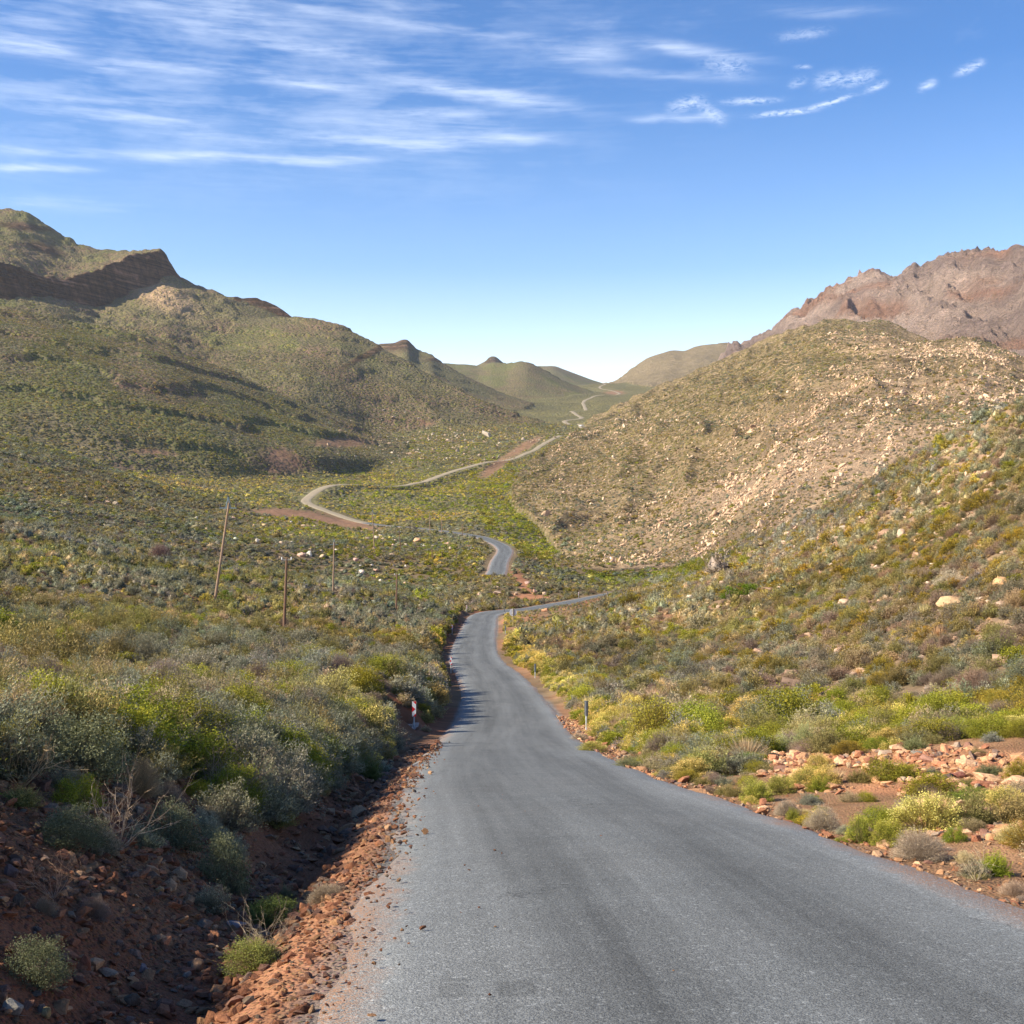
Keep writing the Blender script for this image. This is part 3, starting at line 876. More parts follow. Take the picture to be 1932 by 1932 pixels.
def ground_attrs(X, Y, Z, ids, px):
    py = 966 - FPX * Z / np.maximum(Y, 1)
    n1 = fbm(X / 60, Y / 60, 4, 101)
    n2 = fbm(X / 9, Y / 9, 4, 102)
    nb = fbm(X / (4 + Y * .05), Y / (4 + Y * .05), 3, 103)
    g = np.broadcast_to(SOIL_BROWN, X.shape + (3,)).copy()
    g = lerp(g, SOIL_RED * 1.15, np.clip(.35 + n2 * .5, 0, 1) * (Y < 260))
    dl, dr = dist_road(X, Y)
    nearroad = (Y < 205)
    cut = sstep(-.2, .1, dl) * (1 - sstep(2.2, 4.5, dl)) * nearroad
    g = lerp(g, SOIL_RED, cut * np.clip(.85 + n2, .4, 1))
    verge = sstep(-.4, .0, dl) * (1 - sstep(.45, .75, dl)) * (Y < 45)
    g = lerp(g, np.array([.42, .21, .12]), verge * .9)
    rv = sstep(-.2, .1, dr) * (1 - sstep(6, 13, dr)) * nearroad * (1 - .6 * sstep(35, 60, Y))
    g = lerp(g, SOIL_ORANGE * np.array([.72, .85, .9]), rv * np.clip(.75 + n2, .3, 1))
    gravel = (sstep(-.5, -.2, dr) * (1 - sstep(.05, .45, dr)) + sstep(-.5, -.2, dl) * (1 - sstep(0.05, .3, dl))) * nearroad
    g = lerp(g, np.array([.19, .18, .175]), np.clip(gravel * (.55 + nb), 0, 1))
    # right slope: stony, peach
    rs = sstep(1150, 1500, px) * (Y > 40) * (ids < 2)
    g = lerp(g, np.array([.34, .245, .165]), np.clip(rs * (.5 + n2 * .5), 0, 1))
    bm = bare_mask(px, py, X, Y)
    g = lerp(g, SOIL_ORANGE, bm * (Y > 8))
    g = lerp(g, lin(215, 175, 110) * np.array([1, 1, 1.]), blob(px, py, 1920, 1395, 40, 14) * (Y < 60))
    # bushes that cover the soil at a distance
    bcol = np.broadcast_to(np.array([.105, .098, .055]), g.shape).copy()
    rock = np.zeros_like(px)
    crag = np.zeros_like(px)
    strata = np.zeros_like(px)
    name = lambda s: ids == 2 + HN.index(s)
    left = name('dome') | name('cliff') | name('nose') | name('shoulder') | name('ridge') | name('hump') | name('peak') | name('far')
    g = np.where(left[..., None], lerp(np.array([.165, .135, .085]), np.array([.20, .13, .095]), np.clip(.5 + n1, 0, 1)), g)
    g = np.where((ids == 1)[..., None] & (Y > 420)[..., None], lerp(np.array([.20, .17, .085]), np.array([.17, .155, .09]), np.clip(.5 + n1, 0, 1)), g)
    # red seams along the contours of the left hills
    seam = np.clip(1 - np.abs(((Z + 0.10 * X + n1 * 9) / 26.0) % 1.0 - .5) * 6, 0, 1) * left * np.clip(n1 + .45, 0, 1)
    seam = seam * np.where(name('dome'), 1.0, .7)
    g = lerp(g, np.array([.15, .085, .065]), seam * .8)
    bcol = lerp(bcol, np.array([.075, .062, .05]), seam * .8)
    # greener folds
    fold = np.clip(fbm(X / 45 + Z / 60, Y / 130, 3, 131) - .28, 0, .4) * 2.5 * left
    bcol = lerp(bcol, np.array([.10, .115, .04]), fold * .7)
    g = lerp(g, np.array([.14, .135, .06]), fold * .5)
    far_l = left & (Y > 2100)
    g = np.where(far_l[..., None], g * np.array([.95, 1.03, .95]), g)
    # scree under the cliff
    sc_ = blob(px, py, 300, 555, 75, 26, 25) * name('cliff')
    g = lerp(g, np.array([.36, .25, .17]), np.clip(sc_ * 1.2, 0, 1))
    bcol = lerp(bcol, np.array([.30, .21, .14]), np.clip(sc_, 0, 1))
    top = np.interp(px, GX, HILLS[1][1].rows[2][0])
    bot = np.interp(px, GX, HILLS[1][1].rows[1][0])
    cf = name('cliff') & (Y > bot - 5) & (Y < top + 7) & (px < 345)
    strata = np.maximum(strata, cf * 1.0)
    top = np.interp(px, GX, HILLS[2][1].rows[2][0])
    bot = np.interp(px, GX, HILLS[2][1].rows[1][0])
    strata = np.maximum(strata, (name('nose') & (Y > bot - 4) & (Y < top + 4) & (px > 440) & (px < 560)) * 1.0)
    strata = np.maximum(strata, (name('cliff') * np.clip(blob(px, py, 45, 428, 55, 5, 5) + blob(px, py, 85, 468, 32, 9, 20), 0, 1)) * .9)
    for a in ((745, 648, 35, 12, 0, 'ridge'), (930, 682, 16, 8, 0, 'peak'), (845, 676, 40, 4, -5, 'ridge'), (700, 665, 60, 5, -28, 'shoulder'), (480, 690, 30, 6, 0, 'cliff')):
        strata = np.maximum(strata, .75 * np.clip(blob(px, py, *a[:5]) * 1.4, 0, 1) * name(a[5]))
    # rocky mid slope on the right
    sl = name('slope') | name('knuckle')
    pale = np.clip((blob(px, py, 1560, 880, 620, 120, -36) * 1.25 + blob(px, py, 1820, 700, 190, 70, 25) * .9 + blob(px, py, 1650, 650, 110, 22, 10) * .5) * (1 + n1 * .6), 0, 1) * sl
    band = np.clip(fbm((X * .8 + Y * .25) / 30, (Y - X * .3) / 260, 4, 141) + .25, 0, 1)
    g = np.where(sl[..., None], lerp(np.array([.30, .22, .13]), np.array([.62, .44, .29]), np.clip(pale * (.6 + band * .9), 0, 1)), g)
    bcol = np.where(sl[..., None], lerp(np.array([.13, .105, .05]), np.array([.33, .25, .16]), np.clip(pale * .8 * band * 1.5, 0, 1)), bcol)
    rock = np.maximum(rock, sl * 1.0)
    crag = np.maximum(crag, sl * (.12 + .4 * pale))
    mt = name('mountain')
    mn = np.clip(.5 + fbm(X / 260 + Z / 200, Y / 260, 4, 151) * .9, 0, 1)
    g = np.where(mt[..., None], lerp(np.array([.40, .28, .245]), np.array([.70, .51, .42]), mn), g)
    red = np.clip(fbm(X / 120 + Z / 90, Y / 300, 3, 161) - .15, 0, .5) * 2 * mt
    g = lerp(g, np.array([.50, .27, .19]), red)
    bcol = np.where(mt[..., None], np.array([.30, .25, .20]), bcol)
    crag = np.maximum(crag, mt * 1.0)
    rock = np.maximum(rock, mt * 1.0)
    sd_ = name('saddle')
    g = np.where(sd_[..., None], np.array([.34, .26, .18]), g)
    bcol = np.where(sd_[..., None], np.array([.24, .19, .12]), bcol)
    crag = np.maximum(crag, sd_ * .35)
    rock = np.maximum(rock, sd_ * .5)
    g = lerp(g, np.where((Y > 360)[..., None], np.array([.27, .155, .10]), np.array([.38, .18, .10])), np.clip(bm * (Y > 220) * 1.0, 0, 1))
    speck = sstep(330, 800, Y) * (1 - .8 * strata) * (1 - .7 * bm)
    speck = np.where(mt, .3, speck)
    speck = np.where(sl, speck * (1 - .35 * pale), speck)
    near = 1 - sstep(30, 70, Y)
    return g, bcol, speck, rock, crag, strata, near


# ================================================================== terrain meshes
def mesh_from(name, verts, faces_quads=None, tris=None):
    me = bpy.data.meshes.new(name)
    me.vertices.add(len(verts))
    me.vertices.foreach_set('co', np.asarray(verts, np.float32).ravel())
    parts, sizes = [], []
    if faces_quads is not None and len(faces_quads):
        parts.append(np.asarray(faces_quads, np.int32).ravel())
        sizes.append(np.full(len(faces_quads), 4))
    if tris is not None and len(tris):
        parts.append(np.asarray(tris, np.int32).ravel())
        sizes.append(np.full(len(tris), 3))
    idx = np.concatenate(parts)
    sz = np.concatenate(sizes)
    me.loops.add(len(idx))
    me.loops.foreach_set('vertex_index', idx)
    me.polygons.add(len(sz))
    st = np.zeros(len(sz), np.int32)
    st[1:] = np.cumsum(sz)[:-1]
    me.polygons.foreach_set('loop_start', st)
    me.polygons.foreach_set('loop_total', sz.astype(np.int32))
    me.update(calc_edges=True)
    return me


def link(name, me, mat=None, parent=None, smooth=False):
    o = bpy.data.objects.new(name, me)
    COL.objects.link(o)
    if mat is not None:
        me.materials.append(mat)
    if parent is not None:
        o.parent = parent
    if smooth:
        me.polygons.foreach_set('use_smooth', np.ones(len(me.polygons), bool))
    return o


def tag(o, label=None, cat=None, group=None, kind=None):
    if label: o['label'] = label
    if cat: o['category'] = cat
    if group: o['group'] = group
    if kind: o['kind'] = kind
    return o


rows = [np.linspace(-14, 4, 46)[:-1]]
y = 4.0
r_ = []
while y < 5000:
    r_.append(y)
    k = .0075 if y < 60 else (.0085 if y < 1250 else .0066)
    if 1460 < y < 1860: k = .0036
    y += max(.05, y * k)
rows.append(np.array(r_))
RY = np.concatenate(rows)
NS = 640
RS = np.linspace(-0.60, 0.53, NS)
YY, SS = np.meshgrid(RY, RS, indexing='ij')
XX = SS * (YY + 14.0)
ZZ, IDS, PXX = height(XX, YY, want=True)
att = ground_attrs(XX, YY, ZZ, IDS, PXX)
NR = len(RY)
vid = np.arange(NR * NS).reshape(NR, NS)
quads = np.stack([vid[:-1, :-1], vid[:-1, 1:], vid[1:, 1:], vid[1:, :-1]], -1).reshape(-1, 4)
fid = IDS[:-1, :-1].reshape(-1)
V = np.stack([XX, YY, ZZ], -1).reshape(-1, 3)
TERR = [('ground', [0]), ('valley_floor', [1]), ('hill', [2 + HN.index('dome')]), ('cliff_hill', [2 + HN.index('cliff'), 2 + HN.index('nose')]),
        ('hillside', [2 + HN.index('shoulder')]), ('distant_hill', [2 + HN.index('ridge')]), ('distant_hill', [2 + HN.index('hump')]), ('distant_hill', [2 + HN.index('peak')]),
        ('distant_hill', [2 + HN.index('far')]), ('rocky_slope', [2 + HN.index('slope'), 2 + HN.index('knuckle')]), ('mountain', [2 + HN.index('mountain')]), ('distant_hill', [2 + HN.index('saddle')])]
GROUND = None
for nm, idl in TERR:
    fm = np.isin(fid, idl)
    q = quads[fm]
    if not len(q):
        continue
    used, inv = np.unique(q, return_inverse=True)
    me = mesh_from(nm, V[used], inv.reshape(-1, 4))
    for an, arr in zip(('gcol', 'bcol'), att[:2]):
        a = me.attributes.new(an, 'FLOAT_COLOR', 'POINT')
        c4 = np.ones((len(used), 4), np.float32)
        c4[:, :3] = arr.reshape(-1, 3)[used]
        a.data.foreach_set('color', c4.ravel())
    for an, arr in zip(('speck', 'rock', 'crag', 'strata', 'near'), att[2:]):
        a = me.attributes.new(an, 'FLOAT', 'POINT')
        a.data.foreach_set('value', arr.reshape(-1)[used].astype(np.float32))
    o = link(nm, me, MAT_GROUND, smooth=True)
    o['kind'] = 'structure'
    if nm == 'ground':
        GROUND = o

# ================================================================== roads
def ribbon(name, P, hw, mat, nx=13, crown=0.03, lift=0.0, skirt=.10, wob=.08):
    """P: xyz rows; hw: half widths"""
    d = np.gradient(P[:, :2], axis=0)
    d /= np.linalg.norm(d, axis=1)[:, None]
    nrm = np.stack([d[:, 1], -d[:, 0]], -1)
    s = np.concatenate([[0], np.cumsum(np.linalg.norm(np.diff(P[:, :2], axis=0), axis=1))])
    us = np.linspace(-1, 1, nx)
    hwl = hw + fbm(s / 1.3, s * 0 + 3, 3, 7) * wob
    hwr = hw + fbm(s / 1.3, s * 0 + 9, 3, 8) * wob
    rowsv, uvs = [], []
    for k, u in enumerate(us):
        h = np.where(u < 0, hwl, hwr) * u
        rowsv.append(np.column_stack([P[:, 0] + nrm[:, 0] * h, P[:, 1] + nrm[:, 1] * h, P[:, 2] + lift + crown * (1 - u * u)]))
        uvs.append(np.column_stack([h, s]))
    for side, k in ((-1, 0), (1, nx - 1)):
        e = rowsv[0 if side < 0 else len(rowsv) - 1].copy()
        e[:, 0] += nrm[:, 0] * side * skirt * 2.2
        e[:, 1] += nrm[:, 1] * side * skirt * 2.2
        e[:, 2] -= skirt
        if side < 0:
            rowsv.insert(0, e)
            uvs.insert(0, uvs[0])
        else:
            rowsv.append(e)
            uvs.append(uvs[-1])
    VV = np.stack(rowsv, 1)
    UV = np.stack(uvs, 1)
    n, m = VV.shape[:2]
    vi = np.arange(n * m).reshape(n, m)
    q = np.stack([vi[:-1, :-1], vi[:-1, 1:], vi[1:, 1:], vi[1:, :-1]], -1).reshape(-1, 4)
    me = mesh_from(name, VV.reshape(-1, 3), q)
    ul = me.uv_layers.new(name='UVMap')
    ul.data.foreach_set('uv', UV.reshape(-1, 2)[q.ravel()].astype(np.float32).ravel())
    o = link(name, me, mat, smooth=True)
    o['kind'] = 'structure'
    return o


roadA_f = catmull([(x, y, h) for y, x, h in RA], 0.35)
ribbon('road', np.column_stack([roadA_f[:, :2], road_z(roadA_f[:, 1])]), roadA_f[:, 2], MAT_ASPHALT)
kB = np.argmin(np.hypot(rB[:, 0] - (690 - CXP) / FPX * 520, rB[:, 1] - 520))
ribbon('road', rB[:kB + 1], np.full(kB + 1, 2.5), MAT_ASPHALT, nx=7, lift=.10, skirt=.6)
ribbon('gravel_road', rB[kB:], np.full(len(rB) - kB, 1.95), MAT_DIRT, nx=5, lift=.10, skirt=.5)
ribbon('gravel_road', rC, np.full(len(rC), 2.3), MAT_DIRT, nx=5, lift=.35, skirt=.7, wob=.5)
# ================================================================== plants: prototypes
def make_leaf_mat(name, twig=False):
    m, t, b = new_mat(name)
    tint = attr(t, 'tint', 'INSTANCER').outputs[0]
    sh = attr(t, 'shade').outputs[2]
    tip = attr(t, 'tip').outputs[2]
    if twig:
        c = mixrgb(t, .35, tint, (.23, .165, .115))
        c = mixrgb(t, 1.0, c, grey(t, mapr(t, sh, 0, 1, .7, 1.35)), 'MULTIPLY')
    else:
        tip2 = attr(t, 'tip2', 'INSTANCER').outputs[0]
        c = mixrgb(t, tip, tint, tip2)
        c = mixrgb(t, 1.0, c, grey(t, mapr(t, sh, 0, 1, .55, 1.45)), 'MULTIPLY')
    t.links.new(c, b.inputs['Base Color'])
    b.inputs['Roughness'].default_value = .75
    b.inputs['Specular IOR Level'].default_value = .12
    if not twig:
        tr = nd(t, 'ShaderNodeBsdfTranslucent')
        t.links.new(mixrgb(t, 1.0, c, (1.25, 1.2, .7), 'MULTIPLY'), tr.inputs[0])
        ms = nd(t, 'ShaderNodeMixShader')
        ms.inputs[0].default_value = .2
        t.links.new(b.outputs[0], ms.inputs[1])
        t.links.new(tr.outputs[0], ms.inputs[2])
        t.links.new(ms.outputs[0], [n for n in t.nodes if n.type == 'OUTPUT_MATERIAL'][0].inputs[0])
    return m


MAT_LEAF = make_leaf_mat('shrub_leaves')
MAT_TWIG = make_leaf_mat('shrub_twigs', True)


def unit(v):
    return v / np.maximum(np.linalg.norm(v, axis=-1, keepdims=True), 1e-9)


def leaves_tri(P, D, L, Wd, r):
    """pointed leaf: one triangle each"""
    side = unit(np.cross(D, r.normal(size=P.shape)))
    a = P + side * Wd[:, None]
    b = P - side * Wd[:, None]
    c = P + D * L[:, None]
    V = np.stack([a, b, c], 1).reshape(-1, 3)
    F = np.arange(len(P) * 3).reshape(-1, 3)
    return V, F


def strips(A, B, w0, w1, r):
    """tapering twig from A to B, two crossed blades"""
    d = unit(B - A)
    s1 = unit(np.cross(d, r.normal(size=A.shape)))
    s2 = np.cross(d, s1)
    Vs, Fs, o = [], [], 0
    for s in (s1, s2):
        V = np.stack([A - s * w0, A + s * w0, B + s * w1, B - s * w1], 1).reshape(-1, 3)
        Vs.append(V)
        n = len(A)
        q = np.arange(n * 4).reshape(-1, 4) + o
        Fs.append(np.concatenate([q[:, [0, 1, 2]], q[:, [0, 2, 3]]]))
        o += n * 4
    return np.vstack(Vs), np.vstack(Fs)


def dome_pts(n, r, lump, zmin=.04, shell=(.55, 1.0)):
    """points in the outer part of a lumpy dome: unit width, unit height"""
    th = r.uniform(0, 2 * math.pi, n)
    cz = r.uniform(0.0, 1.0, n)
    s = np.sqrt(1 - cz ** 2)
    u = np.stack([np.cos(th) * s, np.sin(th) * s, cz], 1)
    lmp = 1.0
    for c, a, wdt in lump:
        lmp = lmp + a * np.exp(-((u - c) ** 2).sum(1) / wdt)
    rad_ = r.uniform(shell[0], shell[1], n) ** .6 * lmp
    P = u * rad_[:, None] * np.array([.44, .44, .84])
    P[:, 2] = np.maximum(P[:, 2], zmin)
    return P, u, rad_ / lmp


def lumps(r, k=9, a=.34):
    c = unit(r.normal(size=(k, 3)))
    c[:, 2] = abs(c[:, 2])
    return [(c[i], r.uniform(-a, a), r.uniform(.08, .3)) for i in range(k)]


def build_plant(shape, lod, seed, split=False):
    r = np.random.default_rng(seed)
    lp = lumps(r)
    leafV, leafF, shade, tip = [], [], [], []
    tw = []

    def addl(P, D, L, Wd, sh, tp):
        V, F = leaves_tri(P, D, L, Wd, r)
        leafF.append(F + sum(len(v) for v in leafV))
        leafV.append(V)
        shade.append(np.repeat(sh, 1))
        tip.append(tp)
    N = {0: 2.2, 1: .5, 2: .17, 3: .045}[lod]
    G = {0: .66, 1: 1.35, 2: 2.15, 3: 4.0}[lod]
    if shape == 'plume':            # soft upright sprays of tiny leaves
        ns = int(230 * min(1.2, max(N, .12))) if lod < 3 else 16
        T, U, rr = dome_pts(ns, r, lp, shell=(.35, 1.0))
        base = T * np.array([.25, .25, 0]) + r.normal(size=T.shape) * np.array([.03, .03, 0])
        d = unit(T - base + np.array([0, 0, .25]))
        per = max(2, int(5200 * N / ns))
        tt = r.uniform(.0, 1.0, (ns, per))
        start = base + (T - base) * .35
        P = start[:, None] + (T - start)[:, None] * tt[..., None] + r.normal(size=(ns, per, 3)) * .022 * G ** .5
        D = unit(d[:, None] * .9 + r.normal(size=(ns, per, 3)) * .55)
        P = P.reshape(-1, 3)
        D = D.reshape(-1, 3)
        n = len(P)
        sgl = np.repeat(r.uniform(0, 1, ns), per)
        addl(P, D, r.uniform(.028, .06, n) * G, r.uniform(.005, .010, n) * G, np.clip(sgl * .6 + r.uniform(0, .4, n), 0, 1), np.clip(tt.reshape(-1) ** 2 * .8, 0, 1))
        if lod < 2:
            tw.append(strips(base, T * np.array([1, 1, .97]), .0035 * G, .0012 * G, r))
    elif shape == 'leafy':          # dense small round leaves in clumps
        nc = max(7, int(80 * N ** .5))
        Cn, U, rr = dome_pts(nc, r, lp, shell=(.5, .98))
        per = max(2, int(4600 * N / nc))
        P = Cn[:, None] + r.normal(size=(nc, per, 3)) * np.array([.062, .062, .062])
        P = P.reshape(-1, 3)
        P[:, 2] = np.maximum(P[:, 2], .02)
        n = len(P)
        D = unit(r.normal(size=(n, 3)) + np.repeat(U, per, 0) * .9 + [0, 0, .5])
        sgl = np.repeat(r.uniform(0, 1, nc), per)
        addl(P, D, r.uniform(.024, .042, n) * G, r.uniform(.010, .017, n) * G, np.clip(sgl * .45 + r.uniform(0, .55, n), 0, 1), np.clip(np.repeat(U[:, 2], per) * r.uniform(0, 1, n), 0, 1) * .7)
        if lod < 2:
            tw.append(strips(Cn * np.array([.2, .2, 0]), Cn, .007 * G ** .5, .002 * G ** .5, r))
    elif shape == 'cushion':        # rounded bush, flower heads at the tips
        nc = max(8, int(110 * N ** .5))
        Cn, U, rr = dome_pts(nc, r, lp, shell=(.82, 1.0))
        per = max(2, int(4800 * N / nc))
        tt = r.uniform(0, 1, (nc, per))
        P = Cn[:, None] * (1 - .4 * (1 - tt[..., None])) + r.normal(size=(nc, per, 3)) * .03
        P = P.reshape(-1, 3)
        P[:, 2] = np.maximum(P[:, 2], .02)
        n = len(P)
        D = unit(np.repeat(U, per, 0) * .9 + r.normal(size=(n, 3)) * .6 + [0, 0, .4])
        sgl = np.repeat(r.uniform(0, 1, nc), per)
        addl(P, D, r.uniform(.020, .042, n) * G, r.uniform(.007, .013, n) * G, np.clip(sgl * .5 + r.uniform(0, .5, n), 0, 1), np.clip((tt.reshape(-1) - .35) * 2.2, 0, 1) * r.uniform(.5, 1, n))
        if lod < 2:
            tw.append(strips(Cn * np.array([.3, .3, 0]), Cn * .97, .005 * G ** .5, .002 * G ** .5, r))
    elif shape == 'twiggy':         # bare tangled twigs
        ns = max(12, int(800 * N ** .8))
        T, U, rr = dome_pts(ns, r, lp, shell=(.6, 1.0))
        A = T * r.uniform(.25, .7, (ns, 1)) + r.normal(size=T.shape) * .05
        A[:, 2] = np.maximum(A[:, 2], .0)
        tw.append(strips(A, T, .0028 * G, .0012 * G, r))
        B = A + (T - A) * r.uniform(.4, .8, (ns, 1))
        tw.append(strips(B, B + unit(U + r.normal(size=T.shape) * .8) * r.uniform(.06, .16, (ns, 1)), .0022 * G, .001 * G, r))
        k = ns // 3
        tw.append(strips(np.zeros((k, 3)), A[:k], .006 * G ** .5, .003 * G ** .5, r))
        n = int(500 * N) + 6
        P, U, rr = dome_pts(n, r, lp, shell=(.5, .95))
        addl(P, unit(U + r.normal(size=P.shape) * .7), r.uniform(.02, .04, n) * G, r.uniform(.004, .008, n) * G, r.uniform(0, 1, n), r.uniform(0, 1, n))
    elif shape == 'blades':         # tussock of thin blades
        n = max(14, int(520 * N))
        th = r.uniform(0, 2 * math.pi, n)
        lean = r.uniform(.02, .9, n) ** 1.2
        L = r.uniform(.45, 1.0, n)
        base = np.stack([np.cos(th), np.sin(th), th * 0], 1) * r.uniform(0, .14, (n, 1))
        d = unit(np.stack([np.cos(th) * lean, np.sin(th) * lean, np.ones(n)], 1) + r.normal(size=(n, 3)) * .08)
        mid = base + d * (L * .55)[:, None]
        w = r.uniform(.005, .010, n) * G ** .8
        V1, F1 = strips(base, mid, .007 * G ** .8, .005 * G ** .8, r)
        F1 = F1[:2 * n]
        V1 = V1[:4 * n]
        leafF.append(F1)
        leafV.append(V1)
        s_ = r.uniform(0, 1, n)
        shade.append(np.concatenate([s_, s_]))
        tip.append(np.zeros(2 * n))
        d2 = unit(d + np.stack([np.cos(th), np.sin(th), -.6 + th * 0], 1) * .35 * lean[:, None])
        addl(mid, d2, L * .5, w, s_, np.full(n, .8))
    LV = np.vstack(leafV)
    LF = np.vstack(leafF)
    SH = np.concatenate(shade)
    TP = np.concatenate(tip)
    nl = len(LF)
    off = len(LV)
    TV, TF = [], []
    for v, f in tw:
        TF.append(f + off)
        TV.append(v)
        off += len(v)
    ntw = sum(len(f) for f in TF)
    if lod >= 2 and shape in ('plume', 'leafy', 'cushion'):
        # a loose solid heart keeps far plants from dissolving
        bm = bmesh.new()
        bmesh.ops.create_icosphere(bm, subdivisions=1 if lod == 3 else 2, radius=1)
        cv = np.array([v.co[:] for v in bm.verts])
        cf = np.array([[v.index for v in f.verts] for f in bm.faces])
        bm.free()
        lm = np.ones(len(cv))
        for c, a, wdt in lp:
            lm += a * 1.5 * np.exp(-((cv - c) ** 2).sum(1) / wdt)
        cv = cv * (lm * r.uniform(.55, 1.05, len(cv)))[:, None] * (np.array([.30, .30, .52]) if lod == 2 else np.array([.36, .36, .58]))
        cv[:, 2] = np.maximum(cv[:, 2] + .05, -.05)
        LF = np.vstack([LF, cf + off])
        SH = np.concatenate([SH, r.uniform(.1, .85, len(cf))])
        TP = np.concatenate([TP, np.clip(cv[cf].mean(1)[:, 2] * 1.2, 0, .8)])
        TV.append(cv)
        off += len(cv)
        nl = len(LF)
        core = True
    allV = np.vstack([LV] + TV)
    allF = np.vstack([LF] + TF) if TF else LF
    if split and ntw:
        mt_ = mesh_from('stems', np.vstack(TV), None, np.vstack(TF) - len(LV))
        a = mt_.attributes.new('shade', 'FLOAT', 'FACE')
        a.data.foreach_set('value', r.uniform(0, 1, ntw).astype(np.float32))
        mt_.materials.append(MAT_TWIG)
        ml_ = mesh_from('plant_' + shape, LV, None, LF)
        for an, arr in (('shade', SH), ('tip', TP)):
            a = ml_.attributes.new(an, 'FLOAT', 'FACE')
            a.data.foreach_set('value', arr.astype(np.float32))
        ml_.materials.append(MAT_LEAF)
        return ml_, mt_
    me = mesh_from('plant_' + shape, allV, None, allF)
    a = me.attributes.new('shade', 'FLOAT', 'FACE')
    a.data.foreach_set('value', np.concatenate([SH[:nl], r.uniform(0, 1, ntw)]).astype(np.float32))
    a = me.attributes.new('tip', 'FLOAT', 'FACE')
    a.data.foreach_set('value', np.concatenate([TP[:nl], np.zeros(ntw)]).astype(np.float32))
    me.materials.append(MAT_LEAF)
    me.materials.append(MAT_TWIG)
    mi = np.zeros(nl + ntw, np.int32)
    mi[nl:] = 1
    me.polygons.foreach_set('material_index', mi)
    return me


def build_bare(seed):
    r = np.random.default_rng(seed)
    A, B, w0, w1 = [], [], [], []

    def grow(p, d, L, w, depth):
        n = 4
        for k in range(n):
            d = unit(d + r.normal(size=3) * .13 + np.array([0, 0, .10]))
            q = p + d * L / n
            A.append(p); B.append(q)
            w0.append(w * (1 - .18 * k)); w1.append(w * (1 - .18 * (k + 1)))
            p = q
            if depth < 3 and k > 0 and r.uniform() < .72:
                grow(p, unit(d + r.normal(size=3) * .55), L * r.uniform(.45, .75), w * .62, depth + 1)
    for k in range(15):
        th = r.uniform(0, 2 * math.pi)
        grow(np.array([0, 0, 0.]), unit(np.array([math.cos(th) * .8, math.sin(th) * .8, .55 + r.uniform(0, .5)])), r.uniform(.45, .72), .0075, 0)
    A, B = np.array(A), np.array(B)
    Vs, Fs = strips(A, B, 1.0, 1.0, r)
    # tapering widths
    s1 = unit(np.cross(unit(B - A), r.normal(size=A.shape)))
    s2 = np.cross(unit(B - A), s1)
    V, F, o = [], [], 0
    for s_ in (s1, s2, unit(s1 + s2)):
        a0 = s_ * np.array(w0)[:, None]
        a1 = s_ * np.array(w1)[:, None]
        V.append(np.stack([A - a0, A + a0, B + a1, B - a1], 1).reshape(-1, 3))
        q = np.arange(len(A) * 4).reshape(-1, 4) + o
        F.append(q)
        o += len(A) * 4
    me = mesh_from('bare_branches', np.vstack(V), np.vstack(F))
    a = me.attributes.new('shade', 'FLOAT', 'FACE')
    a.data.foreach_set('value', r.uniform(.4, 1, len(me.polygons)).astype(np.float32))
    me.materials.append(MAT_TWIG)
    return me


NVAR = [3, 3, 3, 3]
SHAPES = ['plume', 'leafy', 'cushion', 'twiggy', 'blades']
PL = {}
for si, sh in enumerate(SHAPES):
    for lod in range(4):
        for v in range(NVAR[lod]):
            PL[sh, lod, v] = build_plant(sh, lod, 1000 + si * 100 + lod * 10 + v)


PLS = {}
for si, sh in enumerate(SHAPES):
    for v in range(3):
        if sh != 'blades':
            PLS[sh, v] = build_plant(sh, 0, 1000 + si * 100 + v, True)


def rock_mesh(name, seed, n=16, flat=1.0, sub=False, mat=None):
    r = np.random.default_rng(seed)
    bm = bmesh.new()
    P = unit(r.normal(size=(n, 3))) * r.uniform(.75, 1.0, (n, 1)) * np.array([.5, .38, .32 * flat])
    for p in P:
        bm.verts.new(p)
    res = bmesh.ops.convex_hull(bm, input=bm.verts)
    bmesh.ops.delete(bm, geom=[g for g in res['geom_interior'] if isinstance(g, bmesh.types.BMVert)], context='VERTS')
    if sub:
        bmesh.ops.bevel(bm, geom=list(bm.edges), offset=.03, segments=1, affect='EDGES')
        bmesh.ops.triangulate(bm, faces=list(bm.faces))
        bmesh.ops.subdivide_edges(bm, edges=[e for e in bm.edges if e.calc_length() > .16], cuts=1, use_grid_fill=False)
        bmesh.ops.triangulate(bm, faces=list(bm.faces))
        for v in bm.verts:
            v.co *= 1 + .05 * math.sin(v.co.x * 19 + seed) * math.cos(v.co.y * 23 + v.co.z * 17)
    me = bpy.data.meshes.new(name)
    bm.to_mesh(me)
    bm.free()
    me.materials.append(mat)
    return me


def make_rock_mat():
    m, t, b = new_mat('field_stone')
    v = nd(t, 'ShaderNodeTexCoord').outputs['Object']
    tint = attr(t, 'tint', 'INSTANCER').outputs[0]
    c = mixrgb(t, 1.0, tint, grey(t, mapr(t, noise(t, v, 4.0, 6, .65), .25, .75, .6, 1.4)), 'MULTIPLY')
    c = mixrgb(t, mapr(t, noise(t, v, 2.2, 5, .7), .58, .66, 0, .5), c, (.12, .08, .055))
    t.links.new(c, b.inputs['Base Color'])
    t.links.new(bump(t, noise(t, v, 7, 6, .7), .7, .06), b.inputs['Normal'])
    return m


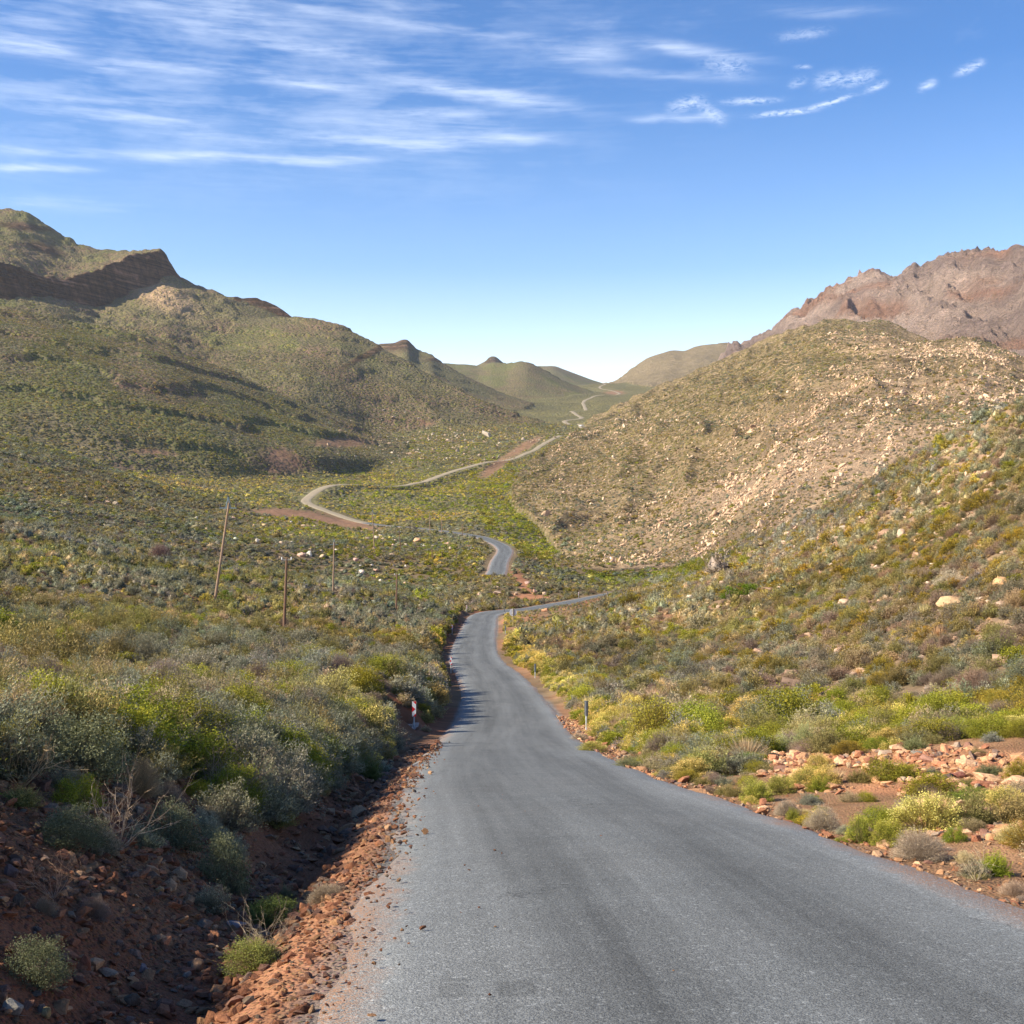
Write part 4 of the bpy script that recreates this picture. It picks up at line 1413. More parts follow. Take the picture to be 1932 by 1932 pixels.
MAT_ROCK = make_rock_mat()
STONES = [rock_mesh('stone', 50 + i, 13 + i, [1, .7, .8, .55, 1.0, .9][i], mat=MAT_ROCK) for i in range(6)]
BOULDERS = [rock_mesh('boulder', 80 + i, 18, [1.1, .8, 1.0, .9][i], True, mat=MAT_ROCK) for i in range(4)]


# ================================================================== scatter as stuff
def rotm(n, r, tiltn=None):
    return np.column_stack([np.zeros(n), np.zeros(n), r.uniform(0, 2 * math.pi, n)])


def stuff(name, label, cat, protos, P, R, SC, IDX, T1, T2=None, parent=None):
    me = bpy.data.meshes.new(name)
    me.vertices.add(len(P))
    me.vertices.foreach_set('co', P.astype(np.float32).ravel())
    for an, arr in (('rot', R), ('scl', SC)):
        a = me.attributes.new(an, 'FLOAT_VECTOR', 'POINT')
        a.data.foreach_set('vector', arr.astype(np.float32).ravel())
    a = me.attributes.new('pid', 'INT', 'POINT')
    a.data.foreach_set('value', IDX.astype(np.int32))
    for an, arr in (('tint', T1), ('tip2', T1 if T2 is None else T2)):
        a = me.attributes.new(an, 'FLOAT_COLOR', 'POINT')
        c4 = np.ones((len(P), 4), np.float32)
        c4[:, :3] = arr
        a.data.foreach_set('color', c4.ravel())
    o = bpy.data.objects.new(name, me)
    COL.objects.link(o)
    pc = bpy.data.collections.new(name + '_kinds')
    for i, pm in enumerate(protos):
        po = bpy.data.objects.new('k%03d' % i, pm)
        pc.objects.link(po)
    ng = bpy.data.node_groups.new(name + '_scatter', 'GeometryNodeTree')
    ng.interface.new_socket('Geometry', in_out='INPUT', socket_type='NodeSocketGeometry')
    ng.interface.new_socket('Geometry', in_out='OUTPUT', socket_type='NodeSocketGeometry')
    gi = ng.nodes.new('NodeGroupInput')
    go = ng.nodes.new('NodeGroupOutput')
    ci = ng.nodes.new('GeometryNodeCollectionInfo')
    ci.inputs['Collection'].default_value = pc
    ci.inputs['Separate Children'].default_value = True
    ci.inputs['Reset Children'].default_value = True
    ip = ng.nodes.new('GeometryNodeInstanceOnPoints')
    ip.inputs['Pick Instance'].default_value = True

    def named(nm, ty):
        n = ng.nodes.new('GeometryNodeInputNamedAttribute')
        n.data_type = ty
        n.inputs['Name'].default_value = nm
        return n.outputs['Attribute']
    e2r = ng.nodes.new('FunctionNodeEulerToRotation')
    ng.links.new(named('rot', 'FLOAT_VECTOR'), e2r.inputs[0])
    ng.links.new(e2r.outputs[0], ip.inputs['Rotation'])
    ng.links.new(named('scl', 'FLOAT_VECTOR'), ip.inputs['Scale'])
    ng.links.new(named('pid', 'INT'), ip.inputs['Instance Index'])
    ng.links.new(ci.outputs[0], ip.inputs['Instance'])
    ng.links.new(gi.outputs[0], ip.inputs['Points'])
    ng.links.new(ip.outputs[0], go.inputs[0])
    md = o.modifiers.new('scatter', 'NODES')
    md.node_group = ng
    o['kind'] = 'stuff'
    if label: o['label'] = label
    if cat: o['category'] = cat
    if parent is not None:
        o.parent = parent
    return o


# ---------------------------------------------------------------- palette of the veld
KINDS = ['grey', 'olive', 'bright', 'yellow', 'dry', 'tuft', 'rust', 'pale']
K_SHAPE = {'grey': 'plume', 'olive': 'plume', 'bright': 'leafy', 'yellow': 'cushion', 'dry': 'twiggy', 'tuft': 'blades', 'rust': 'cushion', 'pale': 'plume'}
K_TINT = {'grey': ((.125, .130, .092), (.25, .26, .195)), 'olive': ((.13, .125, .045), (.28, .25, .10)), 'bright': ((.13, .150, .018), (.33, .315, .035)), 'yellow': ((.20, .19, .045), (.56, .45, .15)),
          'dry': ((.25, .20, .155), (.38, .315, .245)), 'tuft': ((.25, .20, .10), (.50, .40, .22)), 'rust': ((.145, .125, .025), (.29, .225, .03)), 'pale': ((.22, .185, .11), (.44, .365, .23))}
K_SIZE = {'grey': 1.15, 'olive': 1.15, 'bright': 1.05, 'yellow': .9, 'dry': .9, 'tuft': .42, 'rust': .95, 'pale': 1.0}


def weights(px, py, X, Y, ids):
    n = len(px)
    w = np.zeros((n, 8))
    a = np.array
    w[:] = a([.30, .28, .05, .03, .12, .08, .01, .13])
    nz = fbm(X / 14, Y / 22, 3, 201) * 1.3
    nz2 = fbm(X / 7, Y / 10, 3, 202)
    dl, dr = dist_road(X, Y)
    right = (ids < 2) & (Y < 330) & (px > np.where(Y < 205, 966 + 2400 * road_c(Y)[0] / np.maximum(Y, 5), 1080))
    left = (ids < 2) & (Y < 230) & ~right
    w[left] = a([.27, .25, .03, .02, .12, .07, .005, .11])
    w[left & (nz > .25)] = a([.6, .12, .02, .02, .12, .03, .0, .08])
    w[left & (nz < -.35)] = a([.10, .40, .08, .08, .08, .14, .0, .16])
    w[right] = a([.27, .19, .02, .015, .28, .06, .035, .17])
    w[right & (nz2 > .35)] = a([.18, .20, .08, .05, .18, .04, .15, .12])
    w[right & (nz2 < -.45)] = a([.20, .12, .02, .01, .42, .04, .02, .19])
    up = right & (px > 1350) & (py < 1130)
    w[up] = a([.27, .18, .02, .01, .28, .04, .09, .14])
    mid = (ids == 1) & (Y < 520)
    w[mid] = a([.48, .25, .04, .02, .12, .02, .01, .06])
    gm = np.clip(sum(blob(px, py, *q) for q in ((610, 1000, 90, 14, 8), (555, 978, 60, 10, 5), (700, 1030, 60, 10, 0), (860, 1055, 90, 28, 10), (800, 1085, 100, 12, 0), (640, 1045, 60, 10, 0), (1060, 1055, 90, 26, 20), (520, 1003, 40, 8, 0),
                                                (1270, 1075, 150, 22, -8), (430, 1010, 60, 6, 10))), 0, 1)
    w = w * (1 - gm[:, None]) + gm[:, None] * a([.18, .10, .42, .16, .02, .01, .05, .06])
    val = (ids == 1) & (Y >= 520)
    w[val] = a([.34, .22, .10, .13, .05, .03, .01, .12])
    w[val & (px > 640) & (px < 1100) & (py < 1010) & (py > 890)] = a([.14, .08, .32, .34, .02, .02, .0, .08])
    w[val & (px < 640) & (py > 880)] = a([.28, .18, .08, .30, .03, .03, .0, .1])
    w[val & (blob(px, py, 760, 870, 170, 40) > .35) & (nz > -.1)] = a([.22, .16, .34, .14, .03, .02, .0, .06])
    gr = blob(px, py, 950, 945, 55, 90, -25) + blob(px, py, 1010, 1010, 70, 40, 20)
    w[(ids == 1) & (gr > .35)] = a([.10, .05, .68, .12, .0, .0, .02, .03])
    for nm, q in (('dome', [.52, .30, .035, .045, .03, .0, .01, .05]), ('cliff', [.52, .32, .03, .02, .03, .0, .01, .07]), ('nose', [.5, .3, .03, .02, .05, 0, .02, .08]), ('shoulder', [.48, .30, .04, .04, .04, .0, .02, .08])):
        w[ids == 2 + HN.index(nm)] = a(q)
    dm = (ids == 2 + HN.index('dome'))
    foot = dm & (blob(px, py, 400, 880, 300, 26, 3) > .3)
    w[foot] = a([.30, .14, .07, .38, .02, .02, .0, .07])
    fold = np.clip(fbm(X / 45 + (966 - py) * Y / FPX / 60, Y / 130, 3, 131) - .28, 0, .4) * 2.5
    w[dm & (fold > .55)] = a([.36, .28, .18, .09, .0, .0, .0, .06])
    sl = (ids >= 2 + HN.index('slope')) & (ids <= 2 + HN.index('knuckle'))
    w[sl] = a([.30, .22, .02, .02, .18, .02, .11, .13])
    # immediate verges
    vr = (Y < 230) & (dr > -.5) & (dr < 3.2 + nz) & (Y > 26)
    w[vr] = a([.05, .07, .16, .54, .05, .03, .0, .10])
    T_ = 0
    vr2 = (Y < 60) & (dr > -.5) & (dr < 11 + nz * 2) & (Y <= 60) & ~((dr < 3) & (Y > 40))
    w[vr2] = a([.11, .19, .27, .20, .08, .03, .03, .09])
    vl = (Y < 210) & (dl > 0) & (dl < 2.2) & (Y > 30)
    w[vl] = a([.22, .12, .16, .22, .08, .08, .0, .12])
    sh = (Y < 34) & (dl > 0) & (dl < 3.4)
    w[sh] = a([.60, .2, .12, .0, .08, .0, .0, .0])
    return w / w.sum(1, keepdims=True)


def scatter_points():
    out = []
    BANDS = [(3.5, 12, 2.0, 1.0), (12, 40, 2.2, 1.0), (40, 120, 1.5, 1.0), (120, 260, 1.0, 1.05), (260, 520, .55, 1.2), (520, 1000, .32, 1.2), (1000, 1500, .13, 1.55)]
    for Y0, Y1, den, sz in BANDS:
        amax = 0.46
        area = ((Y1 + 8) ** 2 - (Y0 + 8) ** 2) / 2 * 2 * amax
        n = int(area * den)
        Y = np.sqrt(RNG.uniform((Y0 + 8) ** 2, (Y1 + 8) ** 2, n)) - 8
        X = RNG.uniform(-amax, amax * .97, n) * (Y + 8)
        out.append(np.column_stack([X, Y, np.full(n, sz), np.full(n, den)]))
    return np.vstack(out)


def verge_points():
    out = []
    for n, y0, y1, d0, d1, side, sz in ((1500, 26, 110, .3, 4.0, 1, .95), (1400, 110, 212, .3, 3.6, 1, 1.0), (640, 8, 36, .7, 13, 1, .95), (420, 28, 200, .7, 2.6, -1, .8), (460, 9, 34, 1.5, 4.2, -1, 1.15), (40, 5, 14, 1.6, 4.5, -1, .45)):
        Y = RNG.uniform(y0, y1, n) if y0 > 20 else np.sqrt(RNG.uniform(y0 ** 2, y1 ** 2, n))
        xc, hw = road_c(Y)
        d = RNG.uniform(d0, d1, n)
        X = xc + side * (hw + d)
        out.append(np.column_stack([X, Y, np.full(n, sz), np.full(n, 1.)]))
    return np.vstack(out)


SP = scatter_points()
NSP = len(SP)
SP = np.vstack([SP, verge_points()])
isv = np.arange(len(SP)) >= NSP
_n = 9000
_Y = np.sqrt(RNG.uniform(70 ** 2, 215 ** 2, _n))
SP = np.vstack([SP, np.column_stack([RNG.uniform(.10, .45, _n) * _Y, _Y, np.full(_n, .85), np.full(_n, 1.)])])
isv = np.append(isv, np.zeros(_n, bool))
sX, sY = SP[:, 0], SP[:, 1]
sZ, sI, sP = height(sX, sY, want=True)
sPy = 966 - FPX * sZ / sY
dl_, dr_ = dist_road(sX, sY)
keep = np.ones(len(sX), bool)
nearR = sY < 205
cl = fbm(sX / 1.1, sY / 1.1, 2, 301)
keep &= ~(nearR & (dl_ < .55) & (dr_ < .22))
keep &= ~(~isv & nearR & (dl_ >= .2) & (dl_ < 1.6) & (sY < 30) & (RNG.uniform(0, 1, len(sX)) < .93))
keep &= ~(nearR & (dl_ >= 1.5) & (dl_ < 2.7) & (sY < 15) & (RNG.uniform(0, 1, len(sX)) < .6))
keep &= ~((sY < 7.5) & (dl_ < 3.0) & (dl_ > 0))
keep &= ~(~isv & nearR & (dl_ < 1.1) & (dl_ > 0) & (RNG.uniform(0, 1, len(sX)) < .6))
bmk = bare_mask(sP, sPy, sX, sY)
keep &= ~(bmk * 1.1 > RNG.uniform(.12, .9, len(sX)))
keep &= ~((sY < 24) & (dr_ > -.5) & (dr_ < 12) & (RNG.uniform(0, 1, len(sX)) < .45))
for pl, hw_, shd in ROADS:
    lo = pl[:, :2].min(0) - 8
    hi_ = pl[:, :2].max(0) + 8
    m = (sX > lo[0]) & (sX < hi_[0]) & (sY > lo[1]) & (sY < hi_[1])
    ii = np.where(m)[0]
    best = np.full(len(ii), 1e9)
    for a_, b_ in zip(pl[:-1], pl[1:]):
        d = b_[:2] - a_[:2]
        t = np.clip(((sX[ii] - a_[0]) * d[0] + (sY[ii] - a_[1]) * d[1]) / (d @ d), 0, 1)
        best = np.minimum(best, np.hypot(sX[ii] - a_[0] - t * d[0], sY[ii] - a_[1] - t * d[1]))
    keep[ii[best < hw_ + .75 + .0022 * sY[ii]]] = False
for mx_, mY in ((781.6, 51), (1106.3, 50.5), (850.8, 98.5), (853.2, 161), (1009.7, 92), (953.5, 158), (968, 176), (880.5, 216), (951.6, 214)):
    mX = (mx_ - CXP) / FPX * mY
    keep &= ~((np.hypot(sX - mX, sY - mY) < 1.0) | ((np.abs(sP - mx_) < 14) & (sY < mY) & (sY > mY - 5 - mY * .03)))
keep &= ~((sP > 732) & (sP < 802) & (sY > 36) & (sY < 51.5) & (dl_ > 0))
dA = np.min(np.hypot(sX[:, None] - rA[200::4, 0][None], sY[:, None] - rA[200::4, 1][None]) + 1e3 * (rA[200::4, 1][None] < 221), 1)
rq = rA[rA[:, 1] > 222]
rqp = CXP + FPX * rq[:, 0] / rq[:, 1]
rYp = np.interp(sP, rqp, rq[:, 1])
keep &= ~((sP > 945) & (sP < 1175) & (sY < rYp) & (sY > rYp - 30) & (RNG.uniform(0, 1, len(sX)) < np.where(sY > rYp - 13, .8, .35)))
nearA = (sP > 940) & (sP < 1180) & (sY < rYp) & (sY > rYp - 75)
isl = (sI >= 2 + HN.index('slope')) & (sI <= 2 + HN.index('knuckle'))
palez = np.clip((blob(sP, sPy, 1560, 880, 620, 120, -36) * 1.25 + blob(sP, sPy, 1820, 700, 190, 70, 25) * .9), 0, 1) * isl
bandn = fbm((sX * .8 + sY * .25) / 30, (sY - sX * .3) / 260, 4, 141) + .25
keep &= ~(palez * (.18 + np.clip(bandn, 0, 1) * .6) > RNG.uniform(.1, 1.05, len(sX)))
keep &= ~((sI == 2 + HN.index('cliff')) & (sP < 345) & (sY > np.interp(sP, GX, HILLS[1][1].rows[1][0]) - 6) & (sY < np.interp(sP, GX, HILLS[1][1].rows[2][0]) + 5))
keep &= sI != 2 + HN.index('mountain')
nearA = nearA[keep]
SP, sX, sY, sZ, sI, sP, sPy = SP[keep], sX[keep], sY[keep], sZ[keep], sI[keep], sP[keep], sPy[keep]
dl_, dr_, palez = dl_[keep], dr_[keep], palez[keep]
Wt = weights(sP, sPy, sX, sY, sI)
cumw = np.cumsum(Wt, 1)
sK = np.minimum((cumw < RNG.uniform(0, 1, len(sX))[:, None]).sum(1), 7)
ksz = np.array([K_SIZE[k] for k in KINDS])[sK]
sW = ksz * SP[:, 2] * RNG.lognormal(0, .36, len(sX))
sW *= np.where(isl[keep], .85, 1.0)
sW *= np.where((sK == 6) & (sI < 2), 1.3, 1.0)
sW *= np.where((sI >= 2) & (sI < 2 + HN.index('slope')), .78, 1.0)
sW *= np.where((sY < 24) & (dr_ > -.5) & (dr_ < 12), .62, 1.0)
sW *= np.where((sY < 200) & (dr_ > -.5) & (dr_ < 1.6), .6, 1.0)
sW *= np.where((sY < 200) & (dl_ > 0) & (dl_ < 1.4), .6, 1.0)
sW *= np.where((sY < 34) & (dl_ > 1.4) & (dl_ < 3.0), .85, 1.0)
# a plant is never wider than the room it has beside the carriageway
roomL = np.where(nearR[keep] & (dl_ > 0), (dl_ - .15) * 2.2, 9)
roomR = np.where(nearR[keep] & (dr_ > 0), (dr_ - .15) * 2.2, 9)
sW = np.minimum(sW, np.maximum(np.minimum(roomL, roomR), .32))
ASP = np.array([.72, .70, .60, .58, .62, 1.0, .62, .68])[sK] * RNG.uniform(.8, 1.2, len(sX))
sW = np.where(sY < 34, np.minimum(sW, 1.45), sW)
sW = np.where((sK == 5) & (dl_ > 0) & (sY < 34), np.minimum(sW, .4), sW)
lowz = (sY < 34) & (dr_ > -.5) & (dr_ < 13)
ASP = ASP * np.where(lowz, .8, 1.0)
sW = np.where((sY < 13) & (dl_ > 0) & (dl_ < 3.2), np.minimum(sW, .5), sW)
sW = np.where(nearA, np.minimum(sW, .6), sW)
sH = sW * ASP * np.where(sY > 260, .8, 1.0)
T1 = np.array([K_TINT[k][0] for k in KINDS])[sK] * RNG.lognormal(0, .16, (len(sX), 1)) * RNG.lognormal(0, .06, (len(sX), 3))
T2 = np.array([K_TINT[k][1] for k in KINDS])[sK] * RNG.lognormal(0, .16, (len(sX), 1)) * RNG.lognormal(0, .06, (len(sX), 3))
lod = np.digitize(sY + RNG.normal(0, .06, len(sY)) * sY, [28, 125, 300])
rotz = RNG.uniform(0, 2 * math.pi, len(sX))
TILT = RNG.normal(0, .09, (len(sX), 2))
vy = (sK == 3) & (sY < 230) & (dr_ > 0) & (dr_ < 5)
T2 = np.where(vy[:, None], T2 * 1.12, T2)
T1 = np.where(vy[:, None], T1 * 1.3, T1)
# lifts and warms the plant colours of the veld as a whole, with patchy variation
veg = np.array([1.33, 1.24, 1.16]) * np.where((sI == 1) & (sY < 430) & (sK < 2), .92, 1.0)[:, None] * np.where((sI == 1) & (sY > 430) & ((sK == 2) | (sK == 3)), 1.4, 1.0)[:, None] * (1 + .22 * fbm(sX / 9, sY / 14, 3, 411))[:, None] * np.stack([1 + .10 * fbm(sX / 30, sY / 40, 2, 412), np.ones(len(sX)), 1 - .16 * fbm(sX / 30, sY / 40, 2, 413)], 1)
T1 = T1 * veg
T2 = T2 * veg

# ---------------------------------------------------------------- the plants that show largest become things of their own
scr = np.hypot(sW, sH) / sY
inframe = (np.abs(sX / sY) < .41) & (sPy < 1990) & (sPy > 900)
LAND = [(782, 1382, 'the near red-white marker'), (851, 1270, 'the second red-white marker'), (1106, 1371, 'the near grey post'), (1010, 1274, 'the second grey post'),
        (405, 1137, 'the leaning pole'), (536, 1190, 'the short pole'), (968, 1177, 'the round sign'), (718, 1426, 'the culvert cushion bush'), (217, 1600, 'the bare-branched bush'),
        (1676, 1399, 'the domed ochre bush'), (1790, 1468, 'the dark slab'), (1762, 1553, 'the straw tussock'), (1735, 1621, 'the grey twig dome'), (1522, 1184, 'the golden slope bush'),
        (1798, 1140, 'the peach slab'), (1400, 1125, 'the dark green pair'), (40, 1225, 'the left-edge blue bushes'), (360, 1300, 'the bright yellow spray'), (157, 1470, 'the big leafy bush'),
        (1522, 1420, 'the tall feathery bushes'), (748, 1150, 'the thin pole'), (1029, 1151, 'the peach roadside boulder'), (1548, 1016, 'the orange slope boulder'), (1370, 1240, 'the orange-gold bush'), (1898, 1103, 'the high right slab')]
COLW = {'grey': ['soft grey-green', 'dusty sage', 'dull grey-green'], 'olive': ['feathery olive-green', 'olive', 'mossy green'], 'bright': ['bright green leafy', 'fresh green', 'glossy yellow-green'], 'yellow': ['yellow flowering', 'pale yellow tipped', 'mustard topped'],
        'dry': ['bare grey twiggy', 'dry brown twiggy', 'tangled leafless'], 'tuft': ['straw coloured', 'wispy tan', 'pale bladed'], 'rust': ['rusty ochre', 'golden brown', 'orange-tipped'], 'pale': ['pale straw-green', 'bleached green', 'washed-out tan']}
NOUN = {'grey': 'shrub', 'olive': 'shrub', 'bright': 'bush', 'yellow': 'bush', 'dry': 'bush', 'tuft': 'grass tuft', 'rust': 'bush', 'pale': 'shrub'}
ONAME = {'grey': 'grey_shrub', 'olive': 'olive_shrub', 'bright': 'green_bush', 'yellow': 'yellow_bush', 'dry': 'dry_bush', 'tuft': 'grass_tuft', 'rust': 'ochre_bush', 'pale': 'pale_shrub'}
CATN = {'grey': 'shrub', 'olive': 'shrub', 'bright': 'bush', 'yellow': 'bush', 'dry': 'dry bush', 'tuft': 'grass', 'rust': 'bush', 'pale': 'shrub'}
QUOTA = {'grey': 300, 'olive': 300, 'bright': 150, 'yellow': 130, 'dry': 150, 'tuft': 80, 'rust': 90, 'pale': 150}
picked = np.zeros(len(sX), bool)
entries = []


def place_plant(kind, P, w, h, rz, t1, t2, tilt=(0, 0), lodn=None, var=None, name=None):
    sh_ = K_SHAPE[kind]
    d = math.hypot(P[0], P[1])
    wp = w / d * FPX
    ld = 0 if wp > 62 or d < 20 else (1 if wp > 20 else 2)
    if lodn is not None:
        ld = lodn
    v = random.randrange(3) if var is None else var
    if ld == 0 and (sh_, v) in PLS:
        o = bpy.data.objects.new(name or ONAME[kind], PLS[sh_, v][0])
        st_ = bpy.data.objects.new('stems', PLS[sh_, v][1])
        st_.parent = o
        st_['tint'] = [float(c) for c in t1]
        COL.objects.link(st_)
    else:
        o = bpy.data.objects.new(name or ONAME[kind], PL[sh_, ld, v])
    COL.objects.link(o)
    o.location = P
    o.rotation_euler = (tilt[0], tilt[1], rz)
    o.scale = (w, w, h)
    o['tint'] = [float(c) for c in t1]
    o['tip2'] = [float(c) for c in t2]
    return o


def describe(px, py, w, kind, rnd):
    ds = sorted((math.hypot((px - a) * .8, (py - b) * 1.6), a, b, ph) for a, b, ph in LAND)
    d, a, b, ph = ds[0]
    ux, uy = px - a, (py - b) * 2
    if abs(ux) > abs(uy):
        rel = ('just left of' if d < 50 else 'far left of' if d > 130 else 'left of') if ux < 0 else ('just right of' if d < 50 else 'far right of' if d > 130 else 'right of')
    else:
        rel = ('just beyond' if d < 50 else 'far beyond' if d > 130 else 'beyond') if uy < 0 else ('just below' if d < 50 else 'far below' if d > 130 else 'below')
    size = 'tiny' if w < .5 else 'small' if w < .75 else 'middling' if w < 1.05 else 'broad' if w < 1.4 else 'huge'
    return '%s %s %s %s %s' % (size, COLW[kind][rnd % 3], NOUN[kind], rel, ph)


